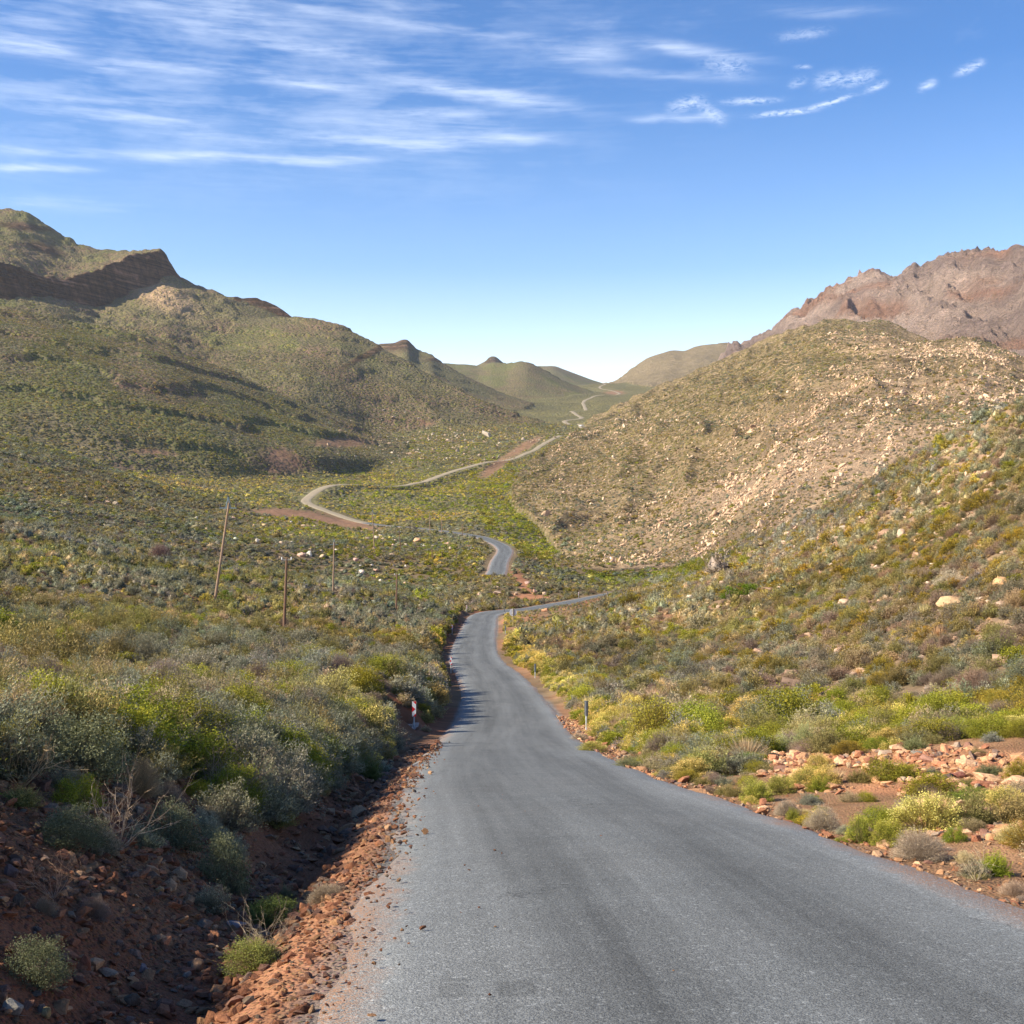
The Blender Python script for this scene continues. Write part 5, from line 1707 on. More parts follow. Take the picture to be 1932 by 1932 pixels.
HERO = [  # column, row of the foot, width px, height px, kind, tint, tip, label
    (1486, 1540, 56, 40, 'dry', (.42, .38, .32), None, 'whitish cushion bush on the verge behind the small green sprig', 'twiggy'),
    (1496, 1548, 36, 40, 'bright', (.13, .16, .03), (.30, .30, .05), 'small upright green sprig in front of a whitish cushion bush on the right verge', 'plume'),
    (1550, 1566, 74, 50, 'dry', (.44, .40, .33), None, 'broad whitish-grey cushion bush at the edge of the asphalt right of the green sprig', 'twiggy'),
    (1596, 1576, 42, 24, 'grey', (.22, .24, .18), (.34, .35, .27), 'small silvery cushion at the asphalt edge next to the whitish bushes', 'cushion'),
    (1625, 1590, 66, 62, 'yellow', (.15, .19, .03), (.40, .40, .08), 'yellow-flowering green bush left of the grey twiggy cushion', 'cushion'),
    (1672, 1596, 62, 66, 'yellow', (.16, .19, .03), (.38, .37, .07), 'tall yellow-green bush with tan stems touching the grey twiggy cushion', 'cushion'),
    (1762, 1556, 66, 62, 'tuft', (.40, .26, .12), (.62, .47, .27), 'straw orange tussock of dry blades on the red verge', 'blades'),
    (1720, 1545, 60, 30, 'tuft', (.38, .28, .16), (.56, .45, .29), 'low pale tussock left of the straw orange tussock', 'blades'),
    (1735, 1622, 112, 64, 'dry', (.40, .35, .29), None, 'broad dome of tangled grey twigs at the verge, lower right', 'twiggy'),
    (1876, 1652, 80, 74, 'bright', (.13, .19, .02), (.30, .33, .04), 'bright green bush on brown stems near the lower right edge', 'plume'),
    (1800, 1590, 44, 36, 'bright', (.13, .18, .02), (.27, .31, .04), 'small yellow-green bush right of the grey twiggy dome', 'leafy'),
    (1845, 1515, 116, 30, 'bright', (.12, .17, .03), (.27, .29, .06), 'flat mat of green leaves below the red rubble', 'leafy'),
    (1836, 1570, 62, 32, 'grey', (.20, .17, .10), (.28, .24, .15), 'low brownish mat bush right of the straw tussock', 'cushion'),
    (1908, 1590, 70, 60, 'pale', (.33, .30, .14), (.52, .47, .25), 'pale yellow-green airy bush at the right edge of the picture', 'plume'),
    (1822, 1628, 60, 40, 'pale', (.36, .31, .19), (.52, .46, .30), 'wispy straw-coloured bush left of the bright green bush', 'plume'),
    (1916, 1690, 66, 38, 'dry', (.42, .33, .27), None, 'pinkish-grey twiggy cushion in the lower right corner', 'twiggy'),
    (1676, 1400, 56, 36, 'rust', (.13, .11, .012), (.27, .20, .015), 'domed ochre-green bush standing above the flat on the right', 'cushion'),
    (1726, 1414, 68, 34, 'grey', (.15, .18, .08), (.26, .27, .15), 'rounded sage bush right of the ochre dome', 'plume'),
    (1660, 1412, 60, 24, 'bright', (.12, .16, .02), (.24, .28, .03), 'low green bush below the ochre dome', 'leafy'),
    (1478, 1424, 66, 62, 'pale', (.22, .25, .13), (.40, .42, .24), 'tall pale green feathery bush at the back of the right flat, left one of two', 'plume'),
    (1518, 1418, 60, 72, 'pale', (.20, .24, .11), (.36, .38, .21), 'tallest pale green feathery bush at the back of the right flat', 'plume'),
    (1560, 1420, 52, 50, 'pale', (.20, .24, .12), (.37, .40, .22), 'round pale green bush right of the tallest feathery bush', 'plume'),
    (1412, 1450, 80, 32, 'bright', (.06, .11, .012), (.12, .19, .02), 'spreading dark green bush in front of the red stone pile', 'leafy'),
    (1340, 1420, 90, 42, 'bright', (.13, .17, .02), (.26, .29, .04), 'wide yellow-green bush left of the red stone pile', 'leafy'),
    (1270, 1432, 80, 46, 'bright', (.14, .18, .02), (.28, .31, .05), 'wide yellow-green bush on the verge where the road swells', 'plume'),
    (1922, 1474, 60, 44, 'rust', (.16, .15, .02), (.30, .26, .03), 'mustard-green bush on the rubble at the right edge', 'cushion'),
    (1868, 1462, 70, 34, 'grey', (.10, .12, .06), (.19, .20, .12), 'grey-green spreading bush on the rubble near the right edge', 'plume'),
    (1430, 1512, 70, 46, 'yellow', (.17, .20, .03), (.42, .42, .10), 'yellow-tipped green bush on the verge left of the whitish cushions', 'cushion'),
    (1475, 1498, 60, 44, 'yellow', (.18, .19, .04), (.42, .40, .12), 'mustard-tipped bush behind the whitish cushions', 'cushion'),
    (1545, 1494, 56, 40, 'bright', (.13, .16, .02), (.26, .28, .04), 'green sprawling bush beyond the broad whitish cushion', 'plume'),
    (1185, 1449, 56, 26, 'grey', (.17, .19, .11), (.28, .29, .17), 'low silver-green bush at the asphalt edge where the road narrows', 'cushion'),
    (488, 1830, 112, 62, 'bright', (.15, .18, .05), (.30, .31, .10), 'green sprig bush with bare pale twigs beside the asphalt, lower left', 'leafy'),
    (486, 1826, 120, 74, 'dry', (.42, .34, .24), None, 'bare pale twigs sticking out of the green sprig bush, lower left', 'twiggy'),
    (500, 1744, 110, 54, 'bright', (.09, .13, .035), (.17, .20, .06), 'dark green low bush between the gully and the asphalt', 'leafy'),
    (612, 1698, 80, 38, 'dry', (.40, .35, .28), None, 'grey tangled cushion on the gravel shoulder left of the road', 'twiggy'),
    (540, 1698, 34, 46, 'grey', (.14, .16, .10), (.25, .26, .18), 'thin grey-green seedling beside the grey tangled cushion', 'plume'),
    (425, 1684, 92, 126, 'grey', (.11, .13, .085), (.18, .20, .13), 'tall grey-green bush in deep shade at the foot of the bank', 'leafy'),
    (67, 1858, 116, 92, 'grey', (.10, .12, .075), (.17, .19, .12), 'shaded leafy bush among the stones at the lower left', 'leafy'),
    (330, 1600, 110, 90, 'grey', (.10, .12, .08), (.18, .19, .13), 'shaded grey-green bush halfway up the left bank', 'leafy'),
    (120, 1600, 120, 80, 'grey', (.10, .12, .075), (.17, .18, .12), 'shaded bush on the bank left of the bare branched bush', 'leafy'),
    (157, 1470, 165, 140, 'grey', (.12, .14, .09), (.24, .26, .17), 'big leafy blue-green bush on top of the left bank', 'leafy'),
    (262, 1500, 90, 90, 'dry', (.40, .32, .20), None, 'straw-brown twiggy bush right of the big leafy bush', 'twiggy'),
    (330, 1430, 150, 95, 'olive', (.10, .12, .04), (.21, .22, .09), 'broad olive bush crowning the left bank', 'plume'),
    (470, 1440, 110, 80, 'grey', (.12, .14, .095), (.21, .22, .16), 'blue-grey leafy bush at the right end of the bank top', 'leafy'),
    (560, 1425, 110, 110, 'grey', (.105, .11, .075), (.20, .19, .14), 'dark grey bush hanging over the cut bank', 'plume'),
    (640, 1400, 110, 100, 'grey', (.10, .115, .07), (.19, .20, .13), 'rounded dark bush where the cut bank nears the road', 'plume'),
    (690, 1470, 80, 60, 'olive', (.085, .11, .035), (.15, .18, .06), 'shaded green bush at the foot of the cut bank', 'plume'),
    (75, 1330, 150, 62, 'tuft', (.34, .27, .13), (.60, .49, .26), 'straw yellow mound on the left skyline of the bank', 'plume'),
    (360, 1300, 110, 56, 'yellow', (.22, .24, .03), (.52, .50, .05), 'bright yellow flowering spray on the left bank', 'plume'),
    (40, 1225, 120, 40, 'grey', (.13, .15, .115), (.22, .25, .20), 'grey-blue bush mass at the left edge', 'plume'),
    (190, 1220, 110, 42, 'grey', (.13, .15, .12), (.22, .25, .205), 'grey-blue rounded bush right of the mass at the left edge', 'plume'),
    (425, 1137, 36, 22, 'bright', (.08, .13, .010), (.16, .22, .015), 'bright green round bush touching the tall leaning power pole', 'leafy'),
    (387, 1135, 28, 17, 'yellow', (.26, .24, .04), (.52, .42, .10), 'small yellow bush left of the tall leaning power pole', 'cushion'),
    (717, 1428, 64, 48, 'yellow', (.24, .23, .04), (.55, .46, .13), 'yellow cushion bush in front of the brick culvert wall', 'cushion'),
    (700, 1378, 60, 44, 'yellow', (.22, .22, .06), (.48, .42, .15), 'yellowish bush behind the brick culvert wall', 'cushion'),
    (820, 1352, 50, 40, 'pale', (.30, .26, .16), (.46, .40, .26), 'pale dry bush right of the nearest red and white marker board', 'plume'),
    (832, 1266, 24, 16, 'yellow', (.33, .30, .03), (.62, .54, .06), 'vivid yellow bush beside the second red and white marker board', 'cushion'),
    (1128, 1340, 60, 30, 'yellow', (.28, .26, .08), (.62, .53, .20), 'cream-yellow bush left of the nearest grey delineator post', 'cushion'),
    (1105, 1305, 56, 28, 'yellow', (.26, .26, .06), (.56, .49, .16), 'yellow bush line beyond the nearest grey delineator post', 'cushion'),
    (1155, 1380, 96, 42, 'yellow', (.24, .24, .05), (.60, .53, .16), 'wide yellow flowering bush right of the nearest grey delineator post', 'cushion'),
    (1095, 1398, 40, 20, 'dry', (.42, .36, .28), None, 'pale pinkish bush at the foot of the nearest grey delineator post', 'twiggy'),
    (1120, 1420, 60, 28, 'yellow', (.22, .22, .05), (.46, .42, .12), 'yellow-green bush bulging over the verge below the nearest delineator post', 'cushion'),
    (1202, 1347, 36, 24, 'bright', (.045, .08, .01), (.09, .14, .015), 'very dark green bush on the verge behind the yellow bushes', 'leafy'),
    (1380, 1130, 46, 22, 'bright', (.07, .12, .01), (.13, .20, .015), 'dark green bush at the foot of the right slope, left of a pair', 'leafy'),
    (1412, 1122, 44, 24, 'bright', (.08, .13, .01), (.14, .21, .015), 'dark green bush at the foot of the right slope, right of a pair', 'leafy'),
    (1522, 1184, 44, 24, 'yellow', (.18, .16, .02), (.34, .28, .03), 'golden bush in the middle of the right slope', 'cushion'),
    (1364, 1245, 40, 24, 'rust', (.17, .14, .015), (.34, .24, .02), 'orange-gold bush low on the right slope', 'cushion'),
    (1370, 1205, 34, 18, 'rust', (.16, .14, .015), (.33, .25, .02), 'golden bush just above the orange-gold bush on the right slope', 'cushion'),
    (1330, 1184, 40, 22, 'rust', (.14, .13, .02), (.30, .24, .03), 'golden-green bush above the left part of the right slope', 'cushion'),
    (1790, 1105, 66, 38, 'tuft', (.36, .32, .26), (.58, .54, .45), 'fan of pale grey blades high on the right slope', 'plume'),
    (1778, 1078, 48, 26, 'rust', (.13, .12, .012), (.24, .19, .015), 'dark mustard bush just above the fan of pale grey blades', 'cushion'),
    (1636, 1182, 30, 18, 'rust', (.15, .13, .02), (.27, .2, .02), 'mustard bush right of the golden bush on the slope', 'cushion'),
]
BARE = [build_bare(q) for q in (5, 6, 7)]
for i, (hx, hy, wpx, hpx, t1, ry, lab) in enumerate([
        (225, 1608, 140, 135, (.62, .50, .38), .35, 'bare branched bush with long pale curved twigs on the shaded left bank'),
        (450, 1520, 150, 105, (.46, .32, .24), .0, 'row of upright reddish leafless twigs on the right end of the bank'),
        (420, 1515, 110, 90, (.44, .33, .25), -.1, 'second clump of leafless twigs beside the upright reddish ones'),
        (492, 1812, 110, 90, (.60, .50, .36), .1, 'pale leafless twigs rising from the sprig bush beside the asphalt'),
        (40, 1490, 150, 120, (.50, .40, .26), .2, 'yellowish leafless stems at the left edge of the bank'),
        (100, 1700, 120, 70, (.40, .26, .18), .0, 'reddish dead twigs low on the stony bank'),
        (300, 1395, 170, 80, (.52, .45, .36), .0, 'grey dead twigs behind the big leafy bush'),
        (1842, 1665, 90, 60, (.62, .54, .36), .2, 'pale dead twigs left of the bright green bush, lower right')]):
    X0, Y0, Z0 = hit(hx, hy)
    w_, h_ = wpx / FPX * Y0, hpx / FPX * Y0
    o = bpy.data.objects.new('bare_bush', BARE[i % 3])
    COL.objects.link(o)
    o.location = (X0, Y0, Z0)
    o.rotation_euler = (0, ry, i * 1.3)
    o.scale = (w_ * .85, w_ * .85, h_ * 1.15)
    o['tint'] = [float(c) for c in t1]
    tag(o, lab, 'dead bush', 'leafless bushes')
HEROP = []
for i, (hx, hy, wpx, hpx, kd, t1, t2, lab, shp) in enumerate(HERO):
    X0, Y0, Z0 = hit(hx, hy)
    w_, h_ = wpx / FPX * Y0, hpx / FPX * Y0
    K_SHAPE['_h'] = shp
    ONAME['_h'] = ONAME[kd]
    if t2 is None:
        t2 = tuple(c * 1.3 for c in t1)
    t1 = tuple(c * q for c, q in zip(t1, (1.3, 1.22, 1.1)))
    t2 = tuple(min(.8, c * q) for c, q in zip(t2, (1.3, 1.22, 1.1)))
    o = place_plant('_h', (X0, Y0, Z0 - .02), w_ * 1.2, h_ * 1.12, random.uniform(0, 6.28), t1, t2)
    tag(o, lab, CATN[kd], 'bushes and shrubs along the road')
    HEROP.append((X0, Y0, w_))
# clear the scatter where a hero stands
for X0, Y0, w_ in HEROP:
    d = np.hypot(sX - X0, sY - Y0)
    picked |= (d < .42 * w_ + .22 * sW)
heroed = picked.copy()
for ki, kd in enumerate(KINDS):
    c = np.where((sK == ki) & inframe & ~picked & (sY > 4))[0]
    c = c[np.argsort(-scr[c])][:QUOTA[kd]]
    for j in c:
        picked[j] = True
        o = place_plant(kd, (sX[j], sY[j], sZ[j] - .03), sW[j], sH[j], rotz[j], T1[j], T2[j], TILT[j], var=int(RNG.integers(3)))
        entries.append([o, kd, sP[j], sPy[j], sW[j], int(RNG.integers(3))])
labs = {}
for e in entries:
    e.append(describe(e[2], e[3], e[4], e[1], e[5]))
    labs.setdefault(e[6], []).append(e)
ORD = ['leftmost', 'second leftmost', 'third leftmost', 'fourth leftmost', 'fifth leftmost', 'sixth leftmost', 'seventh leftmost', 'eighth leftmost', 'ninth leftmost', 'tenth leftmost']
for lab, es in labs.items():
    es.sort(key=lambda e: e[2])
    for k, e in enumerate(es):
        e[0]['label'] = lab if len(es) == 1 else (('rightmost ' + lab) if k == len(es) - 1 else ((ORD[k] + ' ' + lab) if k < 10 else lab))
    for e in es:
        e[0]['category'] = CATN[e[1]]
        e[0]['group'] = {'grey': 'grey-green shrubs of the veld', 'olive': 'olive shrubs of the veld', 'bright': 'green bushes of the veld', 'yellow': 'yellow flowering bushes', 'dry': 'dry twiggy bushes', 'tuft': 'grass tufts on the verges',
                         'rust': 'ochre bushes on the slopes', 'pale': 'pale shrubs of the veld'}[e[1]]
STUFFL = {'grey': 'grey-green shrubs covering the slopes and the valley', 'olive': 'olive-green shrubs covering the slopes and the valley', 'bright': 'bright green bushes in the valley floor and hollows', 'yellow': 'yellow flowering bushes along the road and valley',
          'dry': 'bare twiggy bushes scattered over the slopes', 'tuft': 'straw grass tufts between the bushes', 'rust': 'ochre bushes dotted over the right-hand slopes', 'pale': 'pale straw-green shrubs over the slopes'}
for ki, kd in enumerate(KINDS):
    m = (sK == ki) & ~picked
    protos = [PL[K_SHAPE[kd], l, v] for l in range(4) for v in range(3)]
    n = int(m.sum())
    R3 = np.column_stack([TILT[m], rotz[m]])
    stuff(ONAME[kd] + ('es' if ONAME[kd].endswith('bush') else 's'), STUFFL[kd], 'vegetation', protos, np.column_stack([sX[m], sY[m], sZ[m] - .04]), R3, np.column_stack([sW[m], sW[m], sH[m]]), lod[m] * 3 + RNG.integers(0, 3, n), T1[m], T2[m])
print('plants', len(sX), 'individual', len(entries) + len(HERO))
# ================================================================== stones
def stone_set():
    P, W_, T = [], [], []
    r = RNG
    pal = np.array([[.22, .095, .055], [.27, .12, .065], [.31, .17, .09], [.17, .09, .065], [.21, .155, .115], [.36, .22, .13], [.17, .115, .09]])

    def add(n, X, Y, w, tsel, mul=1.0):
        T.append(pal[r.choice(len(pal), n, p=tsel)] * r.lognormal(0, .2, (n, 1)) * mul)
        P.append(np.column_stack([X, Y]))
        W_.append(w)
    # the cut bank and its gully
    for n, y0, y1, s0 in ((5200, 4.6, 12.5, .052), (3600, 12.5, 32, .075)):
        Y = np.sqrt(r.uniform(y0 ** 2, y1 ** 2, n))
        dl = np.abs(r.beta(1.25, 1.7, n)) * 4.6 + .05
        xc, hw = road_c(Y)
        add(n, xc - hw - dl, Y, s0 * r.lognormal(0, .55, n) * np.where(dl < .55, .55, 1), [.26, .22, .16, .16, .08, .07, .05])
    # left shoulder grit
    n = 2200
    Y = r.uniform(4.8, 40, n)
    xc, hw = road_c(Y)
    add(n, xc - hw - r.normal(.22, .22, n), Y, .022 * r.lognormal(0, .5, n) * (1 + Y / 30), [.25, .25, .2, .1, .08, .1, .02])
    # right shoulder
    n = 3000
    Y = r.uniform(7, 60, n)
    xc, hw = road_c(Y)
    add(n, xc + hw + np.abs(r.normal(.45, .5, n)), Y, .035 * r.lognormal(0, .55, n) * (1 + Y / 60), [.14, .2, .24, .08, .08, .22, .04], 1.35)
    # red rubble heaps
    n = 30000
    Y = r.uniform(10, 42, n)
    xc, hw = road_c(Y)
    X = xc + hw + r.uniform(.4, 13, n)
    z = height(X, Y)
    px, py = proj(X, Y, z)
    m = (bare_mask(px, py, X, Y) > r.uniform(.15, .9, n)) & (px < 1990)
    k = int(m.sum())
    add(k, X[m], Y[m], .085 * r.lognormal(0, .55, k), [.10, .20, .24, .05, .06, .32, .03], 1.6)
    # a few strays on the asphalt
    n = 40
    Y = r.uniform(5.5, 22, n)
    xc, hw = road_c(Y)
    add(n, xc - hw + r.uniform(0, 1, n) ** 2.2 * 3.0, Y, .022 * r.lognormal(0, .35, n), [.3, .3, .2, .1, .03, .05, .02])
    P = np.vstack(P)
    W_ = np.concatenate(W_)
    T = np.vstack(T)
    W_ = np.clip(W_, .012, np.where(P[:, 1] < 16, .05 + .009 * P[:, 1], .34))
    return P, W_, T


sp_, sw_, st_c = stone_set()
Zs = height(sp_[:, 0], sp_[:, 1])
xc_, hw_ = road_c(sp_[:, 1])
onr = (sp_[:, 0] > xc_ - hw_ - .05) & (sp_[:, 0] < xc_ + hw_ + .05)
Zs = np.where(onr, road_z(sp_[:, 1]) + .015, Zs)
eu = np.column_stack([RNG.normal(0, .35, len(sp_)), RNG.normal(0, .35, len(sp_)), RNG.uniform(0, 6.28, len(sp_))])
scl3 = sw_[:, None] * RNG.uniform(.75, 1.35, (len(sp_), 3)) * np.array([1.25, 1.25, 1.1])
spx, spy = proj(sp_[:, 0], sp_[:, 1], Zs)
vis = (spx > -10) & (spx < 1945) & (spy < 1945)
order = np.argsort(-(sw_ / sp_[:, 1]) * vis)
big = order[:300]
msk = np.ones(len(sp_), bool)
msk[big] = False
sidx = RNG.integers(0, 6, len(sp_))
POS = np.column_stack([sp_, Zs + sw_ * .10])
stuff('stones', None, None, STONES, POS[msk], eu[msk], scl3[msk], sidx[msk], st_c[msk], parent=GROUND)
for j in big:
    o = bpy.data.objects.new('stone', STONES[sidx[j]])
    COL.objects.link(o)
    o.parent = GROUND
    o.location = POS[j]
    o.rotation_euler = eu[j]
    o.scale = scl3[j]
    o['tint'] = [float(c) for c in st_c[j]]

# ---------------------------------------------------------------- boulders that can be told apart
BLD = [  # column, foot row, width px, height px, colour, label
    (485, 1026, 12, 12, 'w', 'square whitish boulder right of the tall leaning power pole'), (445, 1019, 13, 9, 'w', 'pale rounded boulder just right of the tall leaning power pole'),
    (568, 1051, 23, 12, 'p', 'broad pinkish boulder left of the stacked white boulder'), (583, 1050, 16, 18, 'w', 'tall stacked white boulder on the dark slope in mid valley'),
    (608, 1053, 20, 9, 'p', 'long flat pink boulder right of the stacked white boulder'), (441, 979, 12, 7, 'p', 'pink boulder beyond the top of the leaning power pole'),
    (494, 980, 10, 6, 'p', 'small pink boulder below the red bare field'), (499, 993, 17, 9, 'o', 'orange-shadowed boulder among green bushes below the red field'), (478, 995, 8, 7, 'p', 'small pale boulder left of the orange-shadowed one'),
    (549, 986, 7, 6, 'w', 'small white boulder in the green bushes below the hairpin'), (572, 994, 15, 6, 'p', 'row of low pinkish rock below the hairpin'), (594, 994, 8, 5, 'p', 'little pink boulder right of the pinkish row'),
    (389, 1001, 11, 7, 'p', 'pink boulder left of the leaning power pole'), (309, 989, 14, 7, 'p', 'flat pink boulder on the left middle slope, right one'), (290, 982, 13, 8, 'p', 'pink boulder on the left middle slope, left one'),
    (160, 942, 14, 11, 'p', 'round peach boulder with green bush on the left, middle distance'), (117, 937, 22, 6, 'p', 'flat brown rock at far left middle distance'), (203, 949, 15, 8, 'p', 'broken peach rocks left of the twin, far left'), (218, 953, 13, 11, 'p', 'tilted peach rock, right one of the far left pair'),
    (671, 1060, 15, 12, 'p', 'pyramid shaped peach boulder in mid valley'), (681, 1084, 21, 11, 'w', 'largest whitish boulder in the mid valley field'), (700, 1069, 13, 8, 'w', 'slanting whitish boulder right of the pyramid boulder'), (679, 1070, 9, 5, 'w', 'small white boulder under the pyramid boulder'),
    (709, 1079, 16, 10, 'p', 'dusky pink boulder right of the largest whitish one'), (718, 1099, 14, 8, 'w', 'wedge shaped white boulder nearest in the field'), (634, 1040, 10, 8, 'w', 'white boulder beside the middle power pole'),
    (693, 1018, 13, 6, 'p', 'low pink boulder left of the slender far pole'), (722, 1018, 11, 6, 'p', 'low pink boulder right of the slender far pole'), (787, 1022, 22, 9, 'o', 'long orange rock near the upper road'), (801, 1031, 10, 7, 'w', 'round white boulder below the long orange rock'),
    (765, 1030, 11, 7, 'p', 'pinkish boulder left of the round white one'), (746, 1021, 9, 6, 'p', 'small pink boulder behind the thin pole top'), (741, 1031, 11, 6, 'p', 'low peach boulder by the green shrub in mid valley'), (706, 1037, 11, 9, 'p', 'peach boulder at the foot of a far pole'),
    (738, 1050, 15, 9, 'p', 'split pink boulder in the middle of the boulder field'), (803, 1061, 8, 8, 'p', 'small pointed peach boulder right in the boulder field'), (765, 1070, 7, 5, 'w', 'tiny white boulder centre of the boulder field'), (767, 1102, 18, 8, 'p', 'ragged pale rocks above the red soil'),
    (819, 1106, 10, 6, 'o', 'tilted orange rock above the red soil'), (844, 1027, 12, 7, 'p', 'peach boulder below the upper bend'), (849, 1038, 10, 8, 'p', 'second peach boulder below the upper bend'),
    (1009, 1119, 14, 13, 'p', 'upright peach boulder on the red knoll'), (939, 1121, 20, 8, 'p', 'long peach boulder left of the red knoll'), (996, 1102, 17, 9, 'p', 'peach boulder on top of the red knoll'), (1030, 1104, 11, 7, 'p', 'small peach boulder right of the knoll top'),
    (1029, 1154, 20, 11, 'o', 'bright peach boulder beside the far bend of the road'), (907, 1126, 13, 8, 'p', 'peach rock over the red cutting, left'), (964, 1124, 11, 7, 'p', 'peach rock in the middle of the red cutting'), (1027, 1123, 13, 8, 'p', 'peach rock right of the upright boulder'), (1050, 1103, 12, 7, 'o', 'orange rock at the right end of the knoll'), (904, 1141, 9, 5, 'p', 'rock just above the bend of the road'),
    (1177, 1252, 17, 10, 'p', 'peach rock on the lower right slope beyond the posts'),
    (1798, 1146, 84, 26, 'o', 'long smooth peach slab on the right slope'), (1900, 1108, 66, 32, 'o', 'high peach slab at the right edge of the slope'), (1828, 1100, 18, 17, 'o', 'upright peach rock left of the high slab'), (1671, 1090, 28, 13, 'p', 'flat peach rock right of centre on the slope'),
    (1592, 1142, 32, 15, 'p', 'pale pink outcrop on the right slope, lower one'), (1605, 1112, 32, 11, 'p', 'pale pink outcrop on the right slope, upper one'), (1707, 1138, 24, 15, 'p', 'pink rock left of the pale fan of blades'), (1375, 1344, 34, 18, 'p', 'pinkish rock outcrop low on the right slope'), (1397, 1360, 20, 12, 'p', 'small pink rock under the low outcrop'),
    (1548, 1020, 24, 14, 'o', 'orange boulder on the crest of the right slope'), (1781, 1008, 24, 14, 'p', 'peach boulder high on the right slope, beside scrub'), (1758, 970, 20, 12, 'p', 'peach boulder near the crest on the right'), (1701, 1014, 24, 20, 'p', 'tall peach rock in the middle of the upper slope'), (1860, 1035, 30, 16, 'p', 'peach ledge at the upper right slope'), (1900, 1050, 34, 14, 'p', 'peach ledge at the right edge below the crest'), (1250, 1290, 14, 8, 'p', 'small pink stone on the low right slope'),
    (1506, 1434, 27, 19, 'r', 'reddish-brown block on the stone pile beside the pale bushes'), (1787, 1474, 50, 20, 'd', 'dark slab lying on the red rubble'), (1812, 1470, 40, 16, 'r', 'rusty slab leaning behind the dark slab'), (1732, 1424, 34, 9, 'g', 'flat grey slab at the back of the red rubble'), (1602, 1449, 15, 13, 'p', 'pointed pale pink stone in the rubble'),
    (1497, 1458, 9, 9, 'w', 'small whitish stone on the near rubble'), (1905, 1476, 18, 12, 'p', 'pink block near the right edge of the rubble'), (1855, 1538, 24, 12, 'r', 'dark red wedge shaped rock on the verge'), (1704, 1476, 22, 12, 'p', 'rounded pink stone below the dark slab'), (1626, 1427, 13, 8, 'p', 'pale stone at the left of the rubble heap'), (1915, 1442, 16, 9, 'p', 'pale stone at the right of the rubble heap'),
    (1845, 1697, 16, 8, 'w', 'smooth white stone at the asphalt edge, lower right'),
    (371, 1834, 42, 26, 'y', 'smooth yellowish cobble in the gully'), (352, 1850, 26, 18, 'g', 'grey stone below the yellowish cobble'), (432, 1812, 48, 24, 'r', 'large reddish stone beside the yellowish cobble'), (445, 1758, 50, 20, 'g', 'long flat grey-brown stone in the gully'), (70, 1566, 22, 14, 'o', 'sunlit orange stone high on the shaded bank'),
    (22, 1912, 52, 44, 'g', 'big grey stone in the bottom left corner'), (160, 1840, 26, 44, 'r', 'upright reddish stone on the shaded bank'), (190, 1655, 34, 24, 'r', 'red-brown stone in the shade under the bare branched bush'), (214, 1668, 26, 24, 'r', 'second red-brown stone under the bare branched bush'), (20, 1655, 36, 38, 'd', 'dark rounded stone at the left edge of the bank'), (36, 1715, 30, 34, 'd', 'dark leaning stone at the left edge'),
    (270, 1845, 24, 30, 'g', 'pale upright stone left of the yellowish cobble'), (85, 1925, 34, 22, 'y', 'yellow-brown stone near the bottom left corner'), (245, 1905, 50, 40, 'd', 'dark stone with hollow shade at the bottom'), (300, 1690, 22, 14, 'o', 'orange-brown stone halfway up the gully side'), (445, 1862, 24, 24, 'r', 'standing red stone at the gully lip'),
]
BCOL = {'w': (.62, .55, .46), 'p': (.50, .34, .25), 'o': (.52, .31, .18), 'r': (.28, .12, .075), 'd': (.12, .09, .08), 'g': (.27, .24, .21), 'y': (.36, .25, .14)}
for i, (bx, by, bw, bh, bc, lab) in enumerate(BLD):
    X0, Y0, Z0 = hit(bx, by)
    w_, h_ = bw / FPX * Y0, bh / FPX * Y0
    o = bpy.data.objects.new('boulder' if bw / FPX * Y0 > .45 else 'loose_stone', BOULDERS[i % 4])
    COL.objects.link(o)
    o.location = (X0, Y0 + w_ * .1, Z0 + h_ * .22)
    o.rotation_euler = (random.uniform(-.12, .12), random.uniform(-.15, .15), random.uniform(-.5, .5) + (math.pi if i % 3 else 0))
    o.scale = (w_ * 1.05, w_ * .9, h_ * 1.9)
    o['tint'] = [c * random.uniform(.9, 1.1) for c in BCOL[bc]]
    tag(o, lab, 'boulder' if w_ > .45 else 'stone', 'boulders and larger stones')

# rocks strewn over the far right slope and the terraces
n = 420000
Y = np.sqrt(RNG.uniform(300 ** 2, 1250 ** 2, n))
X = RNG.uniform(0, .46, n) * Y
z, ii, px = height(X, Y, want=True)
py = 966 - FPX * z / Y
okh = (ii >= 2 + HN.index('slope')) & (ii <= 2 + HN.index('knuckle'))
pz = np.clip((blob(px, py, 1560, 880, 620, 120, -36) * 1.25 + blob(px, py, 1820, 700, 190, 70, 25) * .9 + blob(px, py, 1650, 650, 110, 22, 10) * .5), 0, 1)
bn = fbm((X * .8 + Y * .25) / 30, (Y - X * .3) / 260, 4, 141) + .25
bn = bn * .6 + np.clip(1 - np.abs(vnoise((X * .75 - Y * .3) / 9, (X + Y) / 34, 96)) * 2.2, 0, 1) * .6
pz = np.where(py < 720, pz * .55, pz)
m = okh & (pz * (.15 + 1.1 * np.clip(bn, 0, 1)) + np.where((px > 1000) & (py > 780), .17, .05) > RNG.uniform(.05, 1.35, n))
X, Y, z, px, py, pz = X[m], Y[m], z[m], px[m], py[m], pz[m]
k = len(X)
rdg = np.clip(1 - np.abs(vnoise((X * .75 - Y * .3) / 9, (X + Y) / 34, 96)) * 2.2, 0, 1)
w = RNG.lognormal(0, .5, k) * (.25 + .44 * rdg ** 2) * (.6 + Y / 900)
TT = np.array([[.60, .42, .275], [.55, .365, .23], [.63, .475, .33], [.47, .31, .20]])[RNG.integers(0, 4, k)] * RNG.lognormal(0, .12, (k, 1))
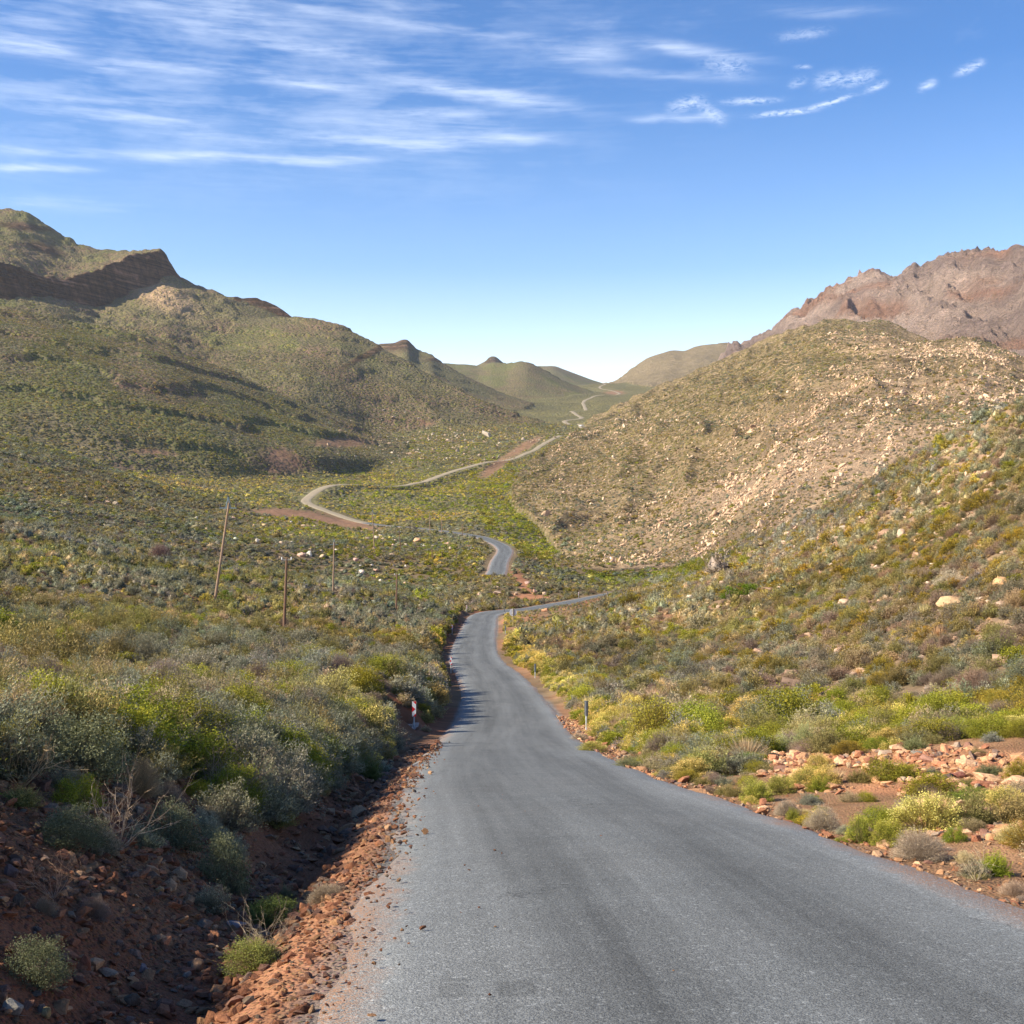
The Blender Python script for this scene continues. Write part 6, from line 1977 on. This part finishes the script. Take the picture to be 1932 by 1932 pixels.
eu2 = np.column_stack([RNG.normal(0, .3, k), RNG.normal(-.45, .3, k), RNG.normal(.9, .5, k)])
sc2 = w[:, None] * RNG.uniform(.7, 1.4, (k, 3)) * np.array([1.5, .9, 1.2])
rbig = np.argsort(-(w / Y) * (np.abs(px - 966) < 970))[:44]
mk = np.ones(k, bool)
mk[rbig] = False
stuff('scree_rocks', 'angular peach rocks strewn over the sunlit mid slope on the right', 'rocks', STONES, np.column_stack([X, Y, z + w * .12])[mk], eu2[mk], sc2[mk], RNG.integers(0, 6, k)[mk], TT[mk])
rl = {}
for j in rbig:
    o = bpy.data.objects.new('rock_outcrop', BOULDERS[j % 4])
    COL.objects.link(o)
    o.location = (X[j], Y[j], z[j] + w[j] * .15)
    o.rotation_euler = eu2[j]
    o.scale = sc2[j] * np.array([1.3, .95, 1.0])
    o['tint'] = [float(c) for c in TT[j]]
    hz = 'topmost' if py[j] < 700 else 'upper' if py[j] < 780 else 'middle' if py[j] < 900 else 'lower'
    hx = 'left' if px[j] < 1250 else 'centre left' if px[j] < 1400 else 'centre' if px[j] < 1550 else 'right' if px[j] < 1700 else 'far right' if px[j] < 1820 else 'edge'
    sz = 'small' if w[j] < np.median(w[rbig]) else 'large'
    rl.setdefault('%s peach outcrop on the %s %s of the sunlit rocky slope' % (sz, hz, hx), []).append((px[j], o))
for lab, es in rl.items():
    es.sort(key=lambda e: e[0])
    for q, (a_, o) in enumerate(es):
        tag(o, lab if len(es) == 1 else ('rightmost ' + lab if q == len(es) - 1 else (ORD[q] + ' ' + lab if q < 10 else lab)), 'rock', 'outcrops on the rocky slope')
# stones weathered out of the near slope on the right
n = 26000
Y = np.sqrt(RNG.uniform(38 ** 2, 225 ** 2, n))
X = RNG.uniform(.05, .44, n) * Y
z, ii, px = height(X, Y, want=True)
py = 966 - FPX * z / Y
cn = fbm(X / 8, Y / 8, 3, 471)
m = (ii == 0) & (dist_road(X, Y)[1] > 3) & (sstep(1150, 1500, px) * np.clip(.35 + cn, 0, 1) * np.where(py < 1130, 1.3, .35) > RNG.uniform(0, 1, n))
X, Y, z = X[m], Y[m], z[m]
k = len(X)
w = RNG.lognormal(0, .6, k) * .24
TT = np.array([[.50, .35, .25], [.46, .30, .20], [.56, .44, .34], [.40, .25, .17]])[RNG.integers(0, 4, k)] * RNG.lognormal(0, .15, (k, 1))
stuff('slope_stones', 'peach stones weathered out of the near slope on the right', 'stones', STONES, np.column_stack([X, Y, z + w * .1]), np.column_stack([RNG.normal(0, .3, k), RNG.normal(0, .3, k), RNG.uniform(0, 6.28, k)]), w[:, None] * RNG.uniform(.7, 1.5, (k, 3)) * np.array([1.4, 1.1, 1.1]), RNG.integers(0, 6, k), TT)
# pale rocks of the valley terraces
n = 14000
Y = np.sqrt(RNG.uniform(250 ** 2, 1400 ** 2, n))
X = RNG.uniform(-.42, .08, n) * Y
z, ii, px = height(X, Y, want=True)
py = 966 - FPX * z / Y
den = sum(a_ * blob(px, py, *q) for a_, q in ((1, (760, 790, 90, 22, 5)), (.8, (900, 830, 150, 14, 0)), (.9, (830, 862, 130, 16, 0)), (.55, (760, 1020, 130, 16, 0)), (.5, (640, 1055, 130, 25, 5)), (.7, (960, 1118, 120, 16, 0)), (.25, (480, 985, 260, 16, 5)), (.3, (700, 850, 80, 30, 0))))
m = (den * .5 > RNG.uniform(0, 1, n)) & ((ii == 1) | (ii >= 2)) & (ii < 2 + HN.index('slope'))
X, Y, z = X[m], Y[m], z[m]
k = len(X)
w = RNG.lognormal(0, .5, k) * (.45 + Y / 1300)
TT = np.array([[.46, .34, .24], [.42, .30, .21], [.50, .42, .33]])[RNG.integers(0, 3, k)] * RNG.lognormal(0, .12, (k, 1))
stuff('terrace_rocks', 'pale rocks lying among the bushes on the valley terraces', 'rocks', STONES, np.column_stack([X, Y, z + w * .2]), np.column_stack([RNG.normal(0, .3, k), RNG.normal(0, .3, k), RNG.uniform(0, 6.28, k)]), w[:, None] * RNG.uniform(.7, 1.4, (k, 3)) * np.array([1.4, 1.1, 1.3]), RNG.integers(0, 6, k), TT)


# ================================================================== built things
def plain(name, col, rough=.6, metal=0.0, noise_=None):
    m, t, b = new_mat(name)
    b.inputs['Roughness'].default_value = rough
    b.inputs['Metallic'].default_value = metal
    b.inputs['Specular IOR Level'].default_value = .4
    if noise_:
        v = nd(t, 'ShaderNodeTexCoord').outputs['Object']
        mp = nd(t, 'ShaderNodeMapping')
        mp.inputs['Scale'].default_value = noise_[1:]
        t.links.new(v, mp.inputs[0])
        c = mixrgb(t, 1.0, tuple(col), grey(t, mapr(t, noise(t, mp.outputs[0], noise_[0], 5, .6), .3, .7, .65, 1.3)), 'MULTIPLY')
        t.links.new(c, b.inputs['Base Color'])
    else:
        b.inputs['Base Color'].default_value = (*col, 1)
    return m


M_WOOD = plain('weathered_pole_wood', (.30, .20, .135), .85, 0, (6, 4, 4, .3))
M_WOODD = plain('dark_pole_wood', (.17, .095, .06), .85, 0, (6, 4, 4, .3))
M_STEEL = plain('galvanised_steel', (.42, .45, .47), .5, .3, (5, 1, 1, 1))
M_WHITE = plain('reflective_white', (.82, .83, .84), .45)
M_RED = plain('reflective_red', (.72, .02, .025), .45)
M_GREYP = plain('grey_plate_back', (.20, .22, .23), .5, .3, (5, 1, 1, 1))
M_POST = plain('painted_post', (.52, .55, .55), .6, 0, (6, 1, 1, 1))
M_DARK = plain('dark_insulator', (.05, .04, .045), .3)
M_BLUE = plain('blue_grey_bracket', (.16, .24, .30), .5)
M_PORC = plain('white_porcelain', (.75, .75, .73), .3)
M_BRICK = plain('red_brick', (.30, .085, .06), .9, 0, (9, 1, 1, 1))
M_MORT = plain('mortar', (.36, .30, .26), .95, 0, (9, 1, 1, 1))
M_COPE = plain('concrete_coping', (.42, .31, .26), .9, 0, (7, 1, 1, 1))
M_GLASS = plain('car_glass', (.03, .035, .04), .1)
M_TYRE = plain('tyre', (.03, .03, .03), .8)
M_CAR = plain('white_car_paint', (.8, .8, .8), .3)


def bm_obj(name, bm, mat, parent=None, loc=(0, 0, 0), bev=0):
    if bev:
        bmesh.ops.bevel(bm, geom=list(bm.edges), offset=bev, segments=2, affect='EDGES')
    me = bpy.data.meshes.new(name)
    bm.to_mesh(me)
    bm.free()
    me.materials.append(mat)
    o = bpy.data.objects.new(name, me)
    COL.objects.link(o)
    o.location = loc
    if parent is not None:
        o.parent = parent
    return o


def box(bm, cx_, cy_, cz_, sx, sy, sz):
    r = bmesh.ops.create_cube(bm, size=1)
    for v in r['verts']:
        v.co = Vector((cx_ + v.co.x * sx, cy_ + v.co.y * sy, cz_ + v.co.z * sz))
    return r['verts']


def cyl(bm, a, b, r0, r1, seg=12):
    a, b = Vector(a), Vector(b)
    d = b - a
    r = bmesh.ops.create_cone(bm, cap_ends=True, segments=seg, radius1=r0, radius2=r1, depth=d.length)
    q = d.to_track_quat('Z', 'Y').to_matrix().to_4x4()
    q.translation = (a + b) / 2
    for v in r['verts']:
        v.co = q @ v.co
    return r['verts']


def empty(name, loc, label, cat, group=None):
    o = bpy.data.objects.new(name, None)
    COL.objects.link(o)
    o.location = loc
    o.empty_display_size = .3
    return tag(o, label, cat, group)


def copy_thing(root, loc, label):
    r = root.copy()
    COL.objects.link(r)
    r.location = loc
    r['label'] = label
    for ch in list(root.children):
        c = ch.copy()
        COL.objects.link(c)
        c.parent = r
        for g_ in list(ch.children):
            d = g_.copy()
            COL.objects.link(d)
            d.parent = c
    return r


# ---- red and white marker boards, seen from the front
def marker(loc, label, s=1.0, yaw=0.0):
    t = empty('marker_board', loc, label, 'road marker', 'red and white marker boards along the left verge')
    bm = bmesh.new(); cyl(bm, (0, .02, -.3), (0, .02, 1.2), .032, .032)
    bm_obj('post', bm, M_POST, t)
    bm = bmesh.new(); box(bm, 0, -.02, .96, .155, .012, .6)
    pl_ = bm_obj('plate', bm, M_WHITE, t)
    for tri in ([(-.045, 1.26), (.0775, 1.26), (.0775, 1.135)], [(-.0775, 1.07), (.055, .955), (-.0775, .84)], [(.0775, .785), (.0775, .66), (-.045, .66)]):
        bm = bmesh.new()
        vs = [bm.verts.new((x, -.029, z)) for x, z in tri]
        vb = [bm.verts.new((x, -.0262, z)) for x, z in tri]
        bm.faces.new(vs)
        bm.faces.new(vb[::-1])
        for k_ in range(3):
            bm.faces.new([vs[k_], vb[k_], vb[(k_ + 1) % 3], vs[(k_ + 1) % 3]])
        bmesh.ops.recalc_face_normals(bm, faces=list(bm.faces))
        bm_obj('red_panel', bm, M_RED, pl_)
    t.scale = (s, s, s)
    t.rotation_euler = (0, 0, yaw)
    return t


def at_depth(px, Y, z=None):
    X = (px - CXP) / FPX * Y
    return (X, Y, float(height(np.array([X]), np.array([float(Y)]))[0]) if z is None else z)


m0 = marker((at_depth(781.6, 51)[0], 50.9, -(1381.9 - 966) / 2400 * 51), 'nearest red and white chevron marker board, by the brick culvert', 1.0, .05)
m1 = copy_thing(m0, at_depth(850.8, 98.5), 'second red and white marker board along the left verge, beside a vivid yellow bush')
m2 = copy_thing(m0, at_depth(853.2, 161), 'third red and white marker board, at the cut bank before the bend')
m3 = copy_thing(m0, at_depth(880.5, 216), 'fourth small marker board just before the road turns right')
X0, Y0, Z0 = hit(1091.7, 1128)
m4 = copy_thing(m0, (X0, Y0, Z0), 'farthest marker board, beyond the bend beside the road going right')


# ---- grey delineator posts, seen from behind
def delineator(loc, label):
    t = empty('delineator_post', loc, label, 'road post', 'grey delineator posts along the right verge')
    bm = bmesh.new(); cyl(bm, (0, 0, -.3), (0, 0, 1.0), .032, .032)
    bm_obj('post', bm, M_POST, t)
    bm = bmesh.new(); box(bm, 0, .042, .74, .15, .012, .6); box(bm, 0.0, -.0, .74, .05, .07, .59)
    pl_ = bm_obj('plate', bm, M_GREYP, t)
    bm = bmesh.new(); box(bm, -.03, -.040, .74, .022, .006, .56)
    bm_obj('edge_strip', bm, M_STEEL, pl_)
    return t


Yd = 50.5
d0 = delineator((at_depth(1106.3, Yd)[0], Yd, -(1371.7 - 966) / 2400 * Yd), 'nearest grey delineator post, in the yellow bushes on the right verge')
d1 = copy_thing(d0, at_depth(1009.7, 92), 'second grey delineator post on the right verge')
d2 = copy_thing(d0, at_depth(953.5, 158), 'third pale delineator post, near the foot of the round sign')
d3 = copy_thing(d0, at_depth(951.6, 214), 'small pale delineator post on the inside of the bend')
X0, Y0, Z0 = hit(1146, 1128)
d4 = copy_thing(d0, (X0, Y0, Z0), 'tiny delineator post where the road disappears behind the slope')
for d_ in (d0, d1, d2, d3, d4):
    d_.scale = (1.0, 1.0, 1.0)

# ---- round sign from behind
Ys = 176.0
bx_ = (968 - CXP) / FPX * Ys
zc = -(1155.4 - 966) / FPX * Ys
t = empty('round_sign', (bx_, Ys, zc - 1.75), 'round road sign seen from behind, grey disc on a slim post', 'road sign')
bm = bmesh.new(); cyl(bm, (0, -.05, -.6), (0, -.05, 2.28), .04, .04); bm_obj('post', bm, plain('tan_post', (.40, .33, .20), .7), t)
bm = bmesh.new(); cyl(bm, (0, 0, 1.75), (0, .012, 1.75), .52, .52, 40); bm_obj('disc', bm, plain('sign_back_aluminium', (.55, .57, .60), .45, .2), t)
for zz_ in (1.5, 2.0):
    bm = bmesh.new(); box(bm, 0, -.02, zz_, .5, .035, .035); bm_obj('clamp', bm, M_STEEL, t)
bm = bmesh.new(); box(bm, .045, -.06, 1.78, .07, .03, 1.05); bm_obj('stiffener', bm, M_DARK, t)


# ---- power and telephone poles
def pole(base, top, kind, label, ref=None):
    X0, Y0, Z0 = hit(*base)
    h = (base[1] - top[1]) / FPX * Y0
    lean = (top[0] - base[0]) / FPX * Y0
    r = max(.13, h * .0125) if h < 14 else h * .0125
    t = empty('power_pole' if kind == 'hv' else 'telephone_pole', (X0, Y0, Z0), label, 'pole', 'wooden poles crossing the valley')
    wood = M_WOOD if kind == 'hv' else M_WOODD
    top_h = h * (.93 if kind == 'hv' else .99)
    bm = bmesh.new()
    pts = [(lean * k_, 0, top_h * k_) for k_ in (-.08, .3, .65, 1.0)]
    for k_ in range(3):
        cyl(bm, pts[k_], pts[k_ + 1], r * (1.1 - .12 * k_), r * (.98 - .12 * k_), 10)
    bm_obj('shaft', bm, wood, t)
    u = h / 12.0
    lx = lean * .93
    if kind == 'hv':
        # steel A-frame with one conductor on top and one each side
        bm = bmesh.new()
        cyl(bm, (lx - .22 * u, 0, h * .885), (lx + .02, 0, h * .985), .05 * u, .05 * u, 6)
        cyl(bm, (lx + .26 * u, 0, h * .885), (lx + .06, 0, h * .985), .05 * u, .05 * u, 6)
        bm_obj('top_bracket', bm, M_BLUE, t)
        bm = bmesh.new(); box(bm, lx, 0, h * .882, 1.9 * u, .10 * u, .10 * u)
        ca = bm_obj('crossarm', bm, M_BLUE, t)
        for sx, zz in ((-.88, .892), (.88, .892), (0, .985)):
            bm = bmesh.new()
            cyl(bm, (lx + sx * u, 0, h * zz), (lx + sx * u, 0, h * zz + .32 * u), .085 * u, .06 * u, 8)
            cyl(bm, (lx + sx * u, 0, h * zz + .1 * u), (lx + sx * u, 0, h * zz + .14 * u), .13 * u, .13 * u, 8)
            bm_obj('insulator', bm, M_DARK, ca)
    else:
        bm = bmesh.new(); box(bm, lean, -.1 * u, h * .965, 1.25 * u * 1.4, .10 * u, .14 * u)
        ca = bm_obj('crossarm', bm, plain('grey_crossarm', (.33, .31, .28), .8) if 'M_XARM' not in globals() else M_XARM, t)
        for sx in (-.6, .6):
            bm = bmesh.new()
            cyl(bm, (lean + sx * u * 1.3, -.1 * u, h * .97), (lean + sx * u * 1.3, -.1 * u, h * .97 + .42 * u), .12 * u, .09 * u, 8)
            bm_obj('insulator', bm, M_PORC, ca)
    return t


M_XARM = plain('grey_crossarm', (.33, .31, .28), .8)
pole((405, 1137), (432, 935), 'hv', 'tallest wooden power pole, leaning right, beside a round green bush')
pole((536, 1190), (541, 1052), 'tel', 'short brown telephone pole with pale crossarm left of the road')
pole((628.4, 1119), (630.4, 1016), 'hv', 'second power pole with bluish crossarm in the middle of the scrub')
pole((747.6, 1150.8), (749, 1083), 'tel', 'brown telephone pole left of the bend of the road')
pole((706.5, 1041.4), (702.6, 961), 'hv', 'slender power pole below the curve of the gravel road')
pole((756, 1040), (753.5, 1002), 'tel', 'short thin pole right of the slender power pole')
pole((811.6, 1009), (810.3, 968), 'hv', 'left one of three thin poles standing behind the upper road')
pole((833.5, 1005.6), (832.2, 966), 'hv', 'middle one of three thin poles behind the upper road')
pole((859.8, 976.3), (858, 941), 'hv', 'thin pole highest of three above the upper road')
pole((872.8, 1010), (872.8, 988), 'tel', 'short thin pole just above the upper bend')
pole((815.5, 1058.4), (815, 1033), 'tel', 'small dark pole in the boulder field, left of three')
pole((834, 1057), (834, 1041), 'tel', 'small dark pole in the boulder field, middle of three')
pole((861, 1057), (861, 1043), 'tel', 'small dark pole in the boulder field, right of three')
pole((911.1, 895.6), (909.7, 866), 'hv', 'thin grey pole at the gravel road, left of a pair')
pole((925.5, 868.5), (925, 844), 'hv', 'thin grey pole above the gravel road, right of a pair')
pole((963, 797), (963, 778), 'hv', 'tiny pole far up the valley, left of three')
pole((974, 797), (974, 784), 'hv', 'tiny pole far up the valley, middle of three')
pole((991.8, 798.7), (991.8, 788), 'hv', 'tiny pole far up the valley, right of three')
pole((1050.7, 764.3), (1050.7, 753), 'hv', 'farthest tiny pole near the winding track')

# ---- brick culvert headwall
cw = empty('culvert_headwall', (-4.45, 51.0, -9.15), 'low brick culvert headwall with sloping coping beside the nearest marker board', 'culvert')
bm = bmesh.new()
box(bm, 0, .12, .12, .86, .18, .86)
bm_obj('mortar_core', bm, M_MORT, cw)
bm = bmesh.new()
box(bm, .56, .0, .16, .20, .62, .66)
bm_obj('wing_core', bm, M_MORT, cw)
brme = None
for ry_ in range(8):
    for k_ in range(5):
        xo = -.43 + k_ * .2 + (.1 if ry_ % 2 else 0)
        wd = min(.19, .43 - xo)
        if wd < .05:
            continue
        if brme is None:
            b2 = bmesh.new(); box(b2, 0, 0, 0, 1, 1, 1)
            bmesh.ops.bevel(b2, geom=list(b2.edges), offset=.04, segments=1, affect='EDGES')
            brme = bpy.data.meshes.new('brick'); b2.to_mesh(brme); b2.free(); brme.materials.append(M_BRICK)
        o = bpy.data.objects.new('brick', brme)
        COL.objects.link(o)
        o.parent = cw
        o.location = (xo + wd / 2, .02 + random.uniform(-.006, .006), -.26 + ry_ * .1)
        o.scale = (wd - .012, .05, .086)
for ry_ in range(6):
    for k_ in range(1):
        o = bpy.data.objects.new('brick', brme)
        COL.objects.link(o)
        o.parent = cw
        o.location = (.56, -.32 + random.uniform(-.006, .006), -.12 + ry_ * .1)
        o.scale = (.19, .05, .086)
bm = bmesh.new(); vs = box(bm, 0, .10, .585, .90, .27, .06); bm_obj('coping', bm, M_COPE, cw, bev=.008)
bm = bmesh.new(); vs = box(bm, .57, .0, .55, .26, .70, .06)
for v in vs:
    v.co.z += v.co.y * .22
bm_obj('wing_coping', bm, M_COPE, cw, bev=.008)
bm = bmesh.new(); box(bm, -.05, -.015, -.12, .52, .03, .34); bm_obj('drain_shadow_panel', bm, M_DARK, cw)  # dark slab on the wall imitates the shadowed drain mouth; no hole is cut

# ---- far white vehicle
X0, Y0, Z0 = (1096 - CXP) / FPX * 1385, 1385.0, 0
Z0 = float(height(np.array([X0]), np.array([Y0]))[0]) + .6
Z0 = max(Z0, (966 - 813.5) / FPX * Y0)
car = empty('white_car', (X0, Y0, Z0), 'distant white vehicle raising dust on the gravel road', 'car')
car.rotation_euler = (0, 0, rad(35))
bm = bmesh.new(); box(bm, 0, 0, .75, 1.8, 4.6, .75); box(bm, 0, -.3, 1.4, 1.6, 2.9, .65); bm_obj('body', bm, M_CAR, car, bev=.12)
bm = bmesh.new(); box(bm, 0, -.3, 1.42, 1.66, 2.5, .38); box(bm, 0, -.3, 1.42, 1.3, 2.96, .38); bm_obj('windows', bm, M_GLASS, car)
for sx in (-.85, .85):
    for sy in (-1.45, 1.45):
        bm = bmesh.new(); cyl(bm, (sx - .12, sy, .38), (sx + .12, sy, .38), .38, .38, 16); bm_obj('wheel', bm, M_TYRE, car)

# ================================================================== air
def volume_box(name, lo, hi_, density, col, aniso=0.2):
    bm = bmesh.new()
    box(bm, *[(a_ + b_) / 2 for a_, b_ in zip(lo, hi_)], *[b_ - a_ for a_, b_ in zip(lo, hi_)])
    me = bpy.data.meshes.new(name)
    bm.to_mesh(me)
    bm.free()
    m = bpy.data.materials.new(name)
    m.use_nodes = True
    t = m.node_tree
    t.nodes.clear()
    out = nd(t, 'ShaderNodeOutputMaterial')
    pv = nd(t, 'ShaderNodeVolumePrincipled')
    pv.inputs['Density'].default_value = density
    pv.inputs['Color'].default_value = (*col, 1)
    pv.inputs['Anisotropy'].default_value = aniso
    t.links.new(pv.outputs[0], out.inputs['Volume'])
    me.materials.append(m)
    o = bpy.data.objects.new(name, me)
    COL.objects.link(o)
    o['kind'] = 'stuff'
    return o


volume_box('haze', (-3600, -80, -32), (3600, 5400, 760), 3.8e-5, (.82, .89, 1.0))
